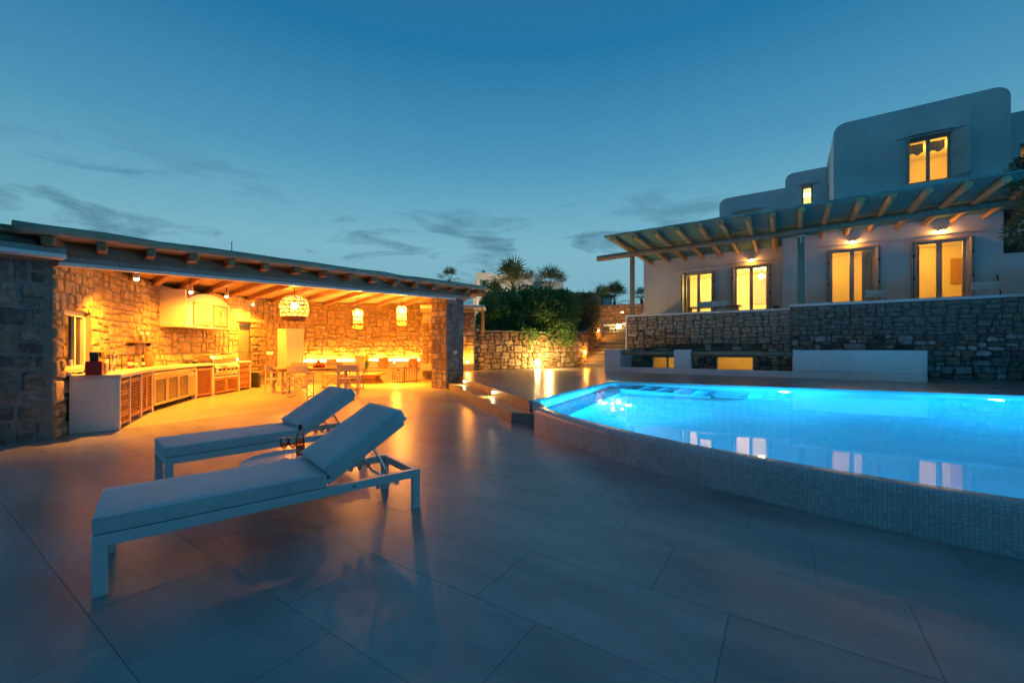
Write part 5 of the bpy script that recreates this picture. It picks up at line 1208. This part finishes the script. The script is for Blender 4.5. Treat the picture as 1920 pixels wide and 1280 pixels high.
def make_lounger(label):
    t=thing('sun_lounger',label,'sun lounger',(0,0,0),0,'sun loungers on the terrace'); w=.68; L=1.985; h=.335; s=.05
    fr=MB()
    for x in (-w/2+s/2,w/2-s/2): fr.bb(x-s/2,0,h-.065,x+s/2,L,h)
    fr.bb(-w/2+s,0,h-.065,w/2-s,s,h); fr.bb(-w/2+s,L-s,h-.065,w/2-s,L,h); fr.bb(-w/2+s,1.215,h-.06,w/2-s,1.255,h-.01)
    fr.build('frame',M['frame'],t,bevel=.004)
    for x in (-w/2+s/2,w/2-s/2):
        for y in (.032,L-.032): MB().bb(x-s/2,y-.032,0,x+s/2,y+.032,h-.066).build('leg',M['frame'],t,bevel=.004)
    sl=MB()
    for i in range(9): sl.bb(-w/2+s,.12+i*.12,h-.03,w/2-s,.18+i*.12,h-.008)
    sl.build('slats',M['frame'],t)
    hy,hz=1.245,h+.02; ang=R(31.5); Rm=Matrix.Translation((0,hy,hz))@Matrix.Rotation(ang,4,'X')
    bf=MB()
    for x in (-w/2+.075,w/2-.075): bf.box(x,.36,.0,.035,.72,.045)
    bf.box(0,.70,0,w-.18,.04,.045); bf.box(0,.02,0,w-.18,.04,.045)
    for i in range(5): bf.box(0,.13+i*.11,.008,w-.19,.05,.014)
    bf.v=[tuple(Rm@Vector(v)) for v in bf.v]; bf.build('backrest_frame',M['frame'],t,bevel=.004)
    pillow_box(-w/2+.005,w/2-.005,.0,1.23,h+.003,h+.095,seed=1).build('seat_cushion',M['fabric'],t,smooth=True)
    pc=pillow_box(-w/2+.005,w/2-.005,.03,.745,.026,.125,n=(8,12,3),seed=3); pc.v=[tuple(Rm@Vector(v)) for v in pc.v]; pc.build('back_cushion',M['fabric'],t,smooth=True)
    def piping(x0,x1,y0,y1,z,mx=None):
        P=[(x0,y0,z),(x1,y0,z),(x1,y1,z),(x0,y1,z),(x0,y0,z)]; q=[]
        for a_,b_ in zip(P,P[1:]):
            for i in range(8): q.append(Vector(a_).lerp(Vector(b_),i/8)+Vector((.0015*mnoise.noise(Vector((a_[0]+i,b_[1],z))),0,.002*mnoise.noise(Vector((i*.9,a_[1],3))))))
        q.append(Vector(P[-1])); return MB().tube([mx@k for k in q] if mx else q,.0048,6)
    sc=[c for c in t.children if c.name.startswith('seat_cushion')][0]; bc=[c for c in t.children if c.name.startswith('back_cushion')][0]
    piping(-w/2+.008,w/2-.008,.004,1.226,h+.090).build('piping',M['fabric'],sc,smooth=True); piping(-w/2+.008,w/2-.008,.004,1.226,h+.010).build('piping',M['fabric'],sc,smooth=True)
    piping(-w/2+.008,w/2-.008,.034,.741,.119,Rm).build('piping',M['fabric'],bc,smooth=True); piping(-w/2+.008,w/2-.008,.034,.741,.032,Rm).build('piping',M['fabric'],bc,smooth=True)
    for x in (-w/2+.11,w/2-.11):
        e=Rm@Vector((x,.42,-.02)); sp=MB(); sp.tube([e,(x,1.785,h-.10)],.011,8); sp.build('support_strut',M['chrome'],t)
    MB().tube([(-w/2+.10,1.785,h-.10),(w/2-.10,1.785,h-.10)],.011,8).build('support_bar',M['chrome'],t)
    nt_=MB()
    for x in (-w/2+.03,w/2-.03):
        for y in (1.625,1.705,1.785): nt_.box(x,y,h-.085,.02,.03,.03)
    nt_.build('notch_rail',M['frame'],t)
    for x in (-1,1): MB().tube([(x*(w/2-.002),1.425,h-.03),(x*(w/2+.004),1.425,h-.03)],.008,8).build('bolt',M['black'],t)
    return t
l1=make_lounger('near pale blue sun lounger in the foreground with its back half raised'); 
l1.location=(-3.488,.718,0); l1.rotation_euler=(0,0,math.atan2(2.575-.78,-2.955+3.47)-PI/2)
a2=R(80.5)-PI/2; f2=Vector((-4.825,1.445,0)); ofs=Matrix.Rotation(a2,3,'Z')@Vector((-.34,0,0))
dup(l1,f2+ofs,a2,'farther pale blue sun lounger behind the small round table')
TBZ=.30; tb=thing('round_side_table','low round pale metal table between the two loungers','table',(-3.99,2.17,0))
MB().lathe([(.40,TBZ-.02),(.42,TBZ-.015),(.42,TBZ-.003),(.415,TBZ)],40).build('top',M['frame'],tb,auto=40)
for k in range(3): a=2*PI*k/3+.4; MB().tube([(.30*math.cos(a),.30*math.sin(a),0),(.26*math.cos(a),.26*math.sin(a),TBZ-.02)],.013,8).build('leg',M['frame'],tb)
q=Vector((*gz(563,852,TBZ),TBZ+.001)); bt=thing('wine_bottle','clear rose wine bottle with a dark capsule on the round table','bottle',q)
MB().lathe([(.030,0),(.038,.006),(.039,.17),(.034,.20),(.018,.235),(.0145,.25),(.0145,.27)],20).build('glass_body',M['clear'],bt,smooth=True)
MB().lathe([(.001,.004),(.034,.006),(.0355,.155),(.001,.155)],20).build('wine',M['rose'],bt,smooth=True)
MB().lathe([(.0165,.245),(.0165,.305),(.014,.308)],16).build('capsule',M['black'],bt); MB().lathe([(.0393,.055),(.0393,.088)],20).build('label',mat('brown_label',(.22,.10,.04),(.30,.15,.07),rough=.7,scale=30),bt,smooth=True)
for px,py,lab in ((533,861,'wine glass of rose, farther left from the bottle on the round table'),(549,860,'wine glass of rose, right next to the bottle on the round table')):
    q=Vector((*gz(px,py,TBZ),TBZ+.001)); t=thing('wine_glass',lab,'wine glass',q,0,'wine glasses on the round table')
    MB().lathe([(.036,0),(.034,.003),(.006,.006),(.004,.02),(.004,.095),(.012,.105),(.034,.135),(.039,.155),(.036,.195),(.034,.205)],20).build('bowl_and_stem',M['clear'],t,smooth=True)
    MB().lathe([(.001,.106),(.012,.108),(.033,.137),(.037,.154),(.001,.154)],20).build('wine',M['rose'],t,smooth=True)
# ================================================================== TERRACE FURNITURE BY THE HOUSE
tt=thing('terrace_table','wooden outdoor table behind two chairs on the house terrace','table',tuple(aty(1337,575,21.3).xy)+(TZ,))
MB().box(0,0,.74,2.3,.8,.05).build('top',M['tabletop'],tt,bevel=.01)
for x in (-1,1):
    for y in (-.3,.3): MB().box(x,y,.36,.07,.07,.71).build('leg',M['tabletop'],tt)
def tchair(px,Y,lab,rz=0,w=.5,top=.86):
    p=aty(px,575,Y); t=thing('terrace_chair',lab,'chair',(p.x,Y,TZ),rz,'chairs on the house terrace')
    for x in (-w/2,w/2):
        MB().box(x,-.22,.43,.035,.035,.86*top/.86).build('rear_leg',M['chairframe'],t); MB().box(x,.22,.21,.035,.035,.42).build('front_leg',M['chairframe'],t)
    MB().box(0,0,.435,w+.03,.48,.03).build('seat',M['cream'],t,bevel=.01); MB().box(0,-.225,top-.14,w+.02,.04,.26).build('backrest',M['cream'],t,bevel=.012)
tchair(1322,20.3,'pale chair on the left at the terrace table',0,.56,.90); tchair(1350,20.3,'pale chair on the right at the terrace table',0,.56,.90)
tchair(1634,19.75,'pale armchair in front of the middle terrace door',R(22),.62,.92); tchair(1838,19.75,'pale armchair right of the rightmost terrace door',R(12),.66,.98)
bp=thing('broom','dark broom leaning on the white wall at the right','broom',(6.05,20.85,TZ)); MB().tube([(0,-.25,.12),(-.06,.12,1.35)],.016,6).build('stick',M['iron'],bp); MB().box(0,-.26,.06,.28,.06,.12).build('brush',M['black'],bp)
pp=aty(1456,570,22.3); po=thing('potted_plant','small dark potted plant at the corner of the house wing','plant',(pp.x,22.2,TZ)); MB().lathe([(.10,0),(.14,.25),(.13,.25)],14).build('pot',M['terracotta'],po)
b=MB(); rr=random.Random(8)
for k in range(60): a=rr.uniform(0,6.28); l=rr.uniform(.25,.6); x,y,z=.14*math.cos(a),.14*math.sin(a),.25+l; b.quad((0,0,.25),(x*.6-.02,y*.6,.25+l*.6),(x,y,z),(x*.6+.02,y*.6,.25+l*.6))
b.build('leaves',M['oleander'],po)
# ================================================================== PLANTING
def leaf_cloud(blobs,n,size,seed,asp=2.2,flat=.3):
    r=random.Random(seed); b=MB(); tot=sum(rx*ry*rz for *_,rx,ry,rz in blobs)
    for (cx,cy,cz,rx,ry,rz) in blobs:
        m=int(n*rx*ry*rz/tot)
        for k in range(m):
            u=Vector((r.gauss(0,1),r.gauss(0,1),r.gauss(0,1))).normalized(); q=r.random()**.28
            p=Vector((cx+u.x*rx*q,cy+u.y*ry*q,cz+u.z*rz*q))
            g=mnoise.noise(p*1.9+Vector((seed,0,0)))
            if g<-.30 and q>.75: continue
            p+=u*(.22*g)
            d=(u*.9+Vector((r.gauss(0,.6),r.gauss(0,.6),r.gauss(0,.6)+.2))).normalized(); x=d.cross(Vector((r.gauss(0,1),r.gauss(0,1),r.gauss(0,1)))).normalized()
            l=size*r.uniform(.6,1.35); w=l/asp
            a=len(b.v); b.v+=[tuple(p),tuple(p+d*l*.5+x*w*.5),tuple(p+d*l),tuple(p+d*l*.5-x*w*.5)]; b.f.append((a,a+1,a+2,a+3))
    return b
def branches(base,blobs,n,seed,r0=.05):
    r=random.Random(seed); b=MB(); base=Vector(base)
    for k in range(n):
        cx,cy,cz,rx,ry,rz=r.choice(blobs); u=Vector((r.gauss(0,1),r.gauss(0,1),abs(r.gauss(0,1)))).normalized(); e=Vector((cx+u.x*rx*.8,cy+u.y*ry*.8,cz+u.z*rz*.8)); s=base+Vector((r.uniform(-.4,.4),r.uniform(-.3,.3),0)); m=s.lerp(e,.5)+Vector((r.uniform(-.25,.25),r.uniform(-.25,.25),r.uniform(0,.3)))
        b.tube([s,m,e],[r0*r.uniform(.5,1),r0*.5,r0*.15],5)
    return b
def shrub(label,base,blobs,n,size,key,seed,nb=16,asp=2.2):
    t=thing('shrub',label,'shrub',base,world=True); leaf_cloud(blobs,n,size,seed,asp).build('foliage',M[key],t); branches(base,blobs,nb,seed+1).build('branches',M['bark'],t,smooth=True); return t
def P3(px,py,d): return atd(px,py,d)
def blob(px,py,d,rpx,rpy,rd): p=P3(px,py,d); k=d/F; return (p.x,p.y,p.z,rpx*k*1.12,rd,rpy*k*1.05)
c0=P3(1000,620,21.0)
shrub('dense dark green shrub spilling over the middle of the garden wall',(c0.x,c0.y,1.98),[blob(1000,592,21.0,58,42,1.3),blob(955,598,20.4,40,42,1.0),blob(1040,590,21.4,42,45,1.2),blob(990,560,21.3,45,20,1.0),blob(1058,570,21.6,28,26,.9),blob(935,566,20.8,30,24,.9),blob(1035,625,20.2,45,26,.7),blob(965,628,19.7,48,22,.6)],36000,.15,'leaf',3,24)
c1=P3(1092,620,22.6); shrub('greyish bare twigged shrub at the right end of the garden wall',(c1.x,c1.y,1.98),[blob(1090,598,22.6,32,48,1.1),blob(1068,610,22.0,28,38,.8),blob(1104,575,22.8,18,28,.8)],13000,.11,'leaf_grey',17,70)
c2=P3(922,620,19.3); shrub('loose dark shrub beside the awning post',(c2.x,c2.y,1.98),[blob(925,590,19.6,26,38,.8),blob(912,610,19.2,18,26,.6)],9000,.12,'leaf',29,14)
def fan_palm(label,px,py,d,rad,base_z,seed,nf=26,trunk=.16):
    p=P3(px,py,d); t=thing('palm_tree',label,'palm tree',(p.x,p.y,base_z),world=True,group='palms beyond the garden'); r=random.Random(seed)
    H=p.z
    MB().tube([(p.x,p.y,base_z),(p.x+.05,p.y,(base_z+H)/2),(p.x,p.y,H)],[trunk*1.2,trunk,trunk*.9],10).build('trunk',M['bark'],t,smooth=True)
    b=MB(); dry=MB()
    for k in range(nf):
        az=2*PI*k*.382+r.uniform(-.2,.2); el=R(r.uniform(-35,80)) if k>4 else R(r.uniform(60,88)); c=Vector((p.x,p.y,H)); dr=Vector((math.cos(az)*math.cos(el),math.sin(az)*math.cos(el),math.sin(el)))
        L1=rad*r.uniform(.40,.55); e=c+dr*L1; (b if el>R(-12) else dry).tube([c,e],[.02,.012],4)
        side=dr.cross(Vector((0,0,1))).normalized(); upv=side.cross(dr)
        n=13
        for j in range(n):
            th=R(-75+150*j/(n-1)); ld=(dr*math.cos(th)+side*math.sin(th)).normalized(); l=rad*r.uniform(.55,.75)*(1-.25*abs(th)/R(100)); m=e+ld*l*.55; tip=e+ld*l+Vector((0,0,-.12*l-.10*l*abs(math.sin(th)))); w=upv.cross(ld).normalized()*(.016*rad+.006)
            T=b if el>R(-12) else dry
            T.quad(e,m+w,tip,m-w)
    b.build('crown',M['palm'],t)
    if dry.v: dry.build('dry_fronds',M['palmdry'],t)
fan_palm('tallest fan palm, in front of the far white house',962,540,31,2.3,1.98,1,34)
fan_palm('bushy fan palm right of the tallest one',1030,542,33,2.0,1.98,2,30)
fan_palm('low fan palm between the pavilion roof and the shrub',926,560,27,1.3,1.98,3,20)
fan_palm('small palm top peeking over the pavilion roof',843,528,34,1.3,1.98,4,18)
fan_palm('low palm behind the stairs next to the pergola post',1152,566,40,2.1,1.98,5,24)
fan_palm('dark palm far behind the stairs left of the low one',1128,565,44,1.9,1.98,6,20); fan_palm('palm half hidden between pergola post and house wing',1203,562,42,1.5,1.98,7,18)
# oleander at the right edge
ob=[]; 
def ob_(px,py,Y,r_): p=aty(px,py,Y); return (p.x,p.y,p.z,r_,r_*.8,r_)
ob=[ob_(1928,335,17.4,.40),ob_(1950,400,17.4,.42),ob_(1922,435,17.4,.34),ob_(1905,322,17.4,.18),ob_(1950,310,17.4,.45),ob_(1950,450,17.4,.32)]
base=(ob[1][0]+1.1,17.4,ZU); t=thing('oleander','white flowering oleander at the right edge by the pergola','tree',base,world=True)
leaf_cloud(ob,3600,.16,41,5.0).build('foliage',M['oleander'],t); branches(base,ob,22,42,.04).build('stems',M['bark'],t,smooth=True)
b=MB(); rr=random.Random(6)
for k in range(240):
    c=rr.choice(ob); u=Vector((rr.gauss(0,1),rr.gauss(0,1)-.5,rr.gauss(0,1))).normalized(); p=Vector(c[:3])+u*c[3]*rr.uniform(.85,1.1)
    for j in range(4): v=Vector((rr.gauss(0,1),rr.gauss(0,1),rr.gauss(0,1))).normalized()*.05; w=Vector((rr.gauss(0,1),rr.gauss(0,1),rr.gauss(0,1))).normalized()*.04; b.quad(p,p+v,p+v+w)
b.build('blossoms',M['petal'],t)
# ================================================================== FAR BUILDINGS
def far_house():
    d=62; k=d/F; o=P3(890,651,d); t=thing('far_white_house','distant white house with green shutters and two stubby chimneys','house',(o.x,o.y,1.9),TH)
    X=lambda px: (px-890)*k
    Z=lambda py: CH+(HY-py)*k-1.9
    b=MB(); b.xzprism(roundtop(X(892),X(926),-.5,Z(511),.25,True,True),0,6); b.build('front_block',M['plaster'],t)
    MB().xzprism(roundtop(X(926.2),X(1000),-.5,Z(512.5),.4),.5,7).build('middle_block',M['plaster'],t)
    MB().xzprism(roundtop(X(1000.2),X(1062),-.5,Z(521),.8),3,9).build('rear_block',M['plaster'],t)
    MB().xzprism(roundtop(X(886),X(892),-.5,Z(524),.3),1,5).build('side_block',M['plaster'],t)
    for x in (904,997.5):
        ch=MB(); r_=4.6*k; cx,cz=X(x),Z(513); ch.lathe([(r_,0),(r_*.85,.5),(r_*.7,.62),(r_*.7,.85),(r_*.95,.9),(r_*.5,1.05),(.05,1.2)],12,(cx,3,cz-.1)); ch.build('chimney',M['plaster'],t,smooth=True)
    MB().bb(X(905),-.05,Z(541),X(911),.02,Z(526)).build('window',M['black'],t)
    for a,c_ in ((900,905),(911,916.5)): MB().bb(X(a),-.1,Z(541),X(c_),-.02,Z(525)).build('shutter',mat('green_shutter',(.10,.22,.20),rough=.6),t)
far_house()
d=48; k=d/F; o=P3(1060,651,d); t=thing('tiled_roof_house','low distant house with a dark red pitched roof behind the shrubs','house',(o.x,o.y,1.9),TH)
MB().bb(-.5,0,-.3,5.4,5,CH+(HY-556)*k-1.9).build('wall',M['plaster'],t)
b=MB(); zb=CH+(HY-555)*k-1.9; zt=CH+(HY-543)*k-1.9; b.v=[(-1,-.5,zb),(6,-.5,zb),(6,5.5,zb),(-1,5.5,zb),(1.2,2.5,zt),(3.8,2.5,zt)]; b.f=[(0,1,5,4),(1,2,5),(2,3,4,5),(3,0,4),(3,2,1,0)]; b.build('roof',M['terracotta'],t)
# small light that grazes the palms and the far hedge from the garden
gu=thing('garden_uplight','ground uplight hidden at the foot of the fan palms','lamp',tuple(P3(985,560,29).xy)+(1.99,)); MB().lathe([(.08,0),(.08,.10),(.06,.12)],12).build('housing',M['black'],gu); MB().ball((0,0,.12),.05,10,6).build('lens',M['bulb'],gu); light('garden_light','POINT',(0,0,.4),420,WARM2,gu,size=.08)

fo=P3(905,600,52); fh=thing('added_house_fill','added unseen fill light behind the shrubs facing the far white house','lamp',(fo.x,fo.y,1.985)); MB().box(0,0,.12,.3,.15,.24).build('housing',M['black'],fh); MB().box(0,.08,.14,.24,.01,.16).build('lens',M['bulb_soft'],fh); light('added_fill_light','POINT',(0,.3,.9),3500,(1,.74,.40),fh,size=.1)  # unseen lamp added to brighten the front of the far house

# curtains and seats inside the lit rooms
def curtain(x0,x1,y,z0,z1,label):
    b=MB(); n=22
    for i in range(n):
        a=x0+(x1-x0)*i/n; c_=x0+(x1-x0)*(i+1)/n; ya=y+.035*math.sin(i*1.9); yb_=y+.035*math.sin((i+1)*1.9); b.quad((a,ya,z0),(c_,yb_,z0),(c_,yb_,z1),(a,ya,z1))
    tag(b.build('room_curtain',M['roomwall'],smooth=True),label,'curtain','curtains inside the house')
curtain(2.50,2.80,21.50,TZ+.03,5.2,'pale curtain gathered at the right side of the middle terrace door')
curtain(3.98,4.16,21.50,TZ+.03,5.2,'pale curtain gathered at the left side of the rightmost terrace door')
curtain(-4.33,-4.15,22.98,TZ+.03,5.1,'pale curtain gathered at the left side of the leftmost terrace door')
so=thing('sofa','low sofa inside the room behind the middle terrace door','sofa',(1.9,23.9,TZ+.012)); MB().box(0,0,.22,1.5,.8,.42).build('seat',M['taupe'],so,bevel=.05); MB().box(0,.34,.62,1.5,.2,.45).build('backrest',M['taupe'],so,bevel=.05)
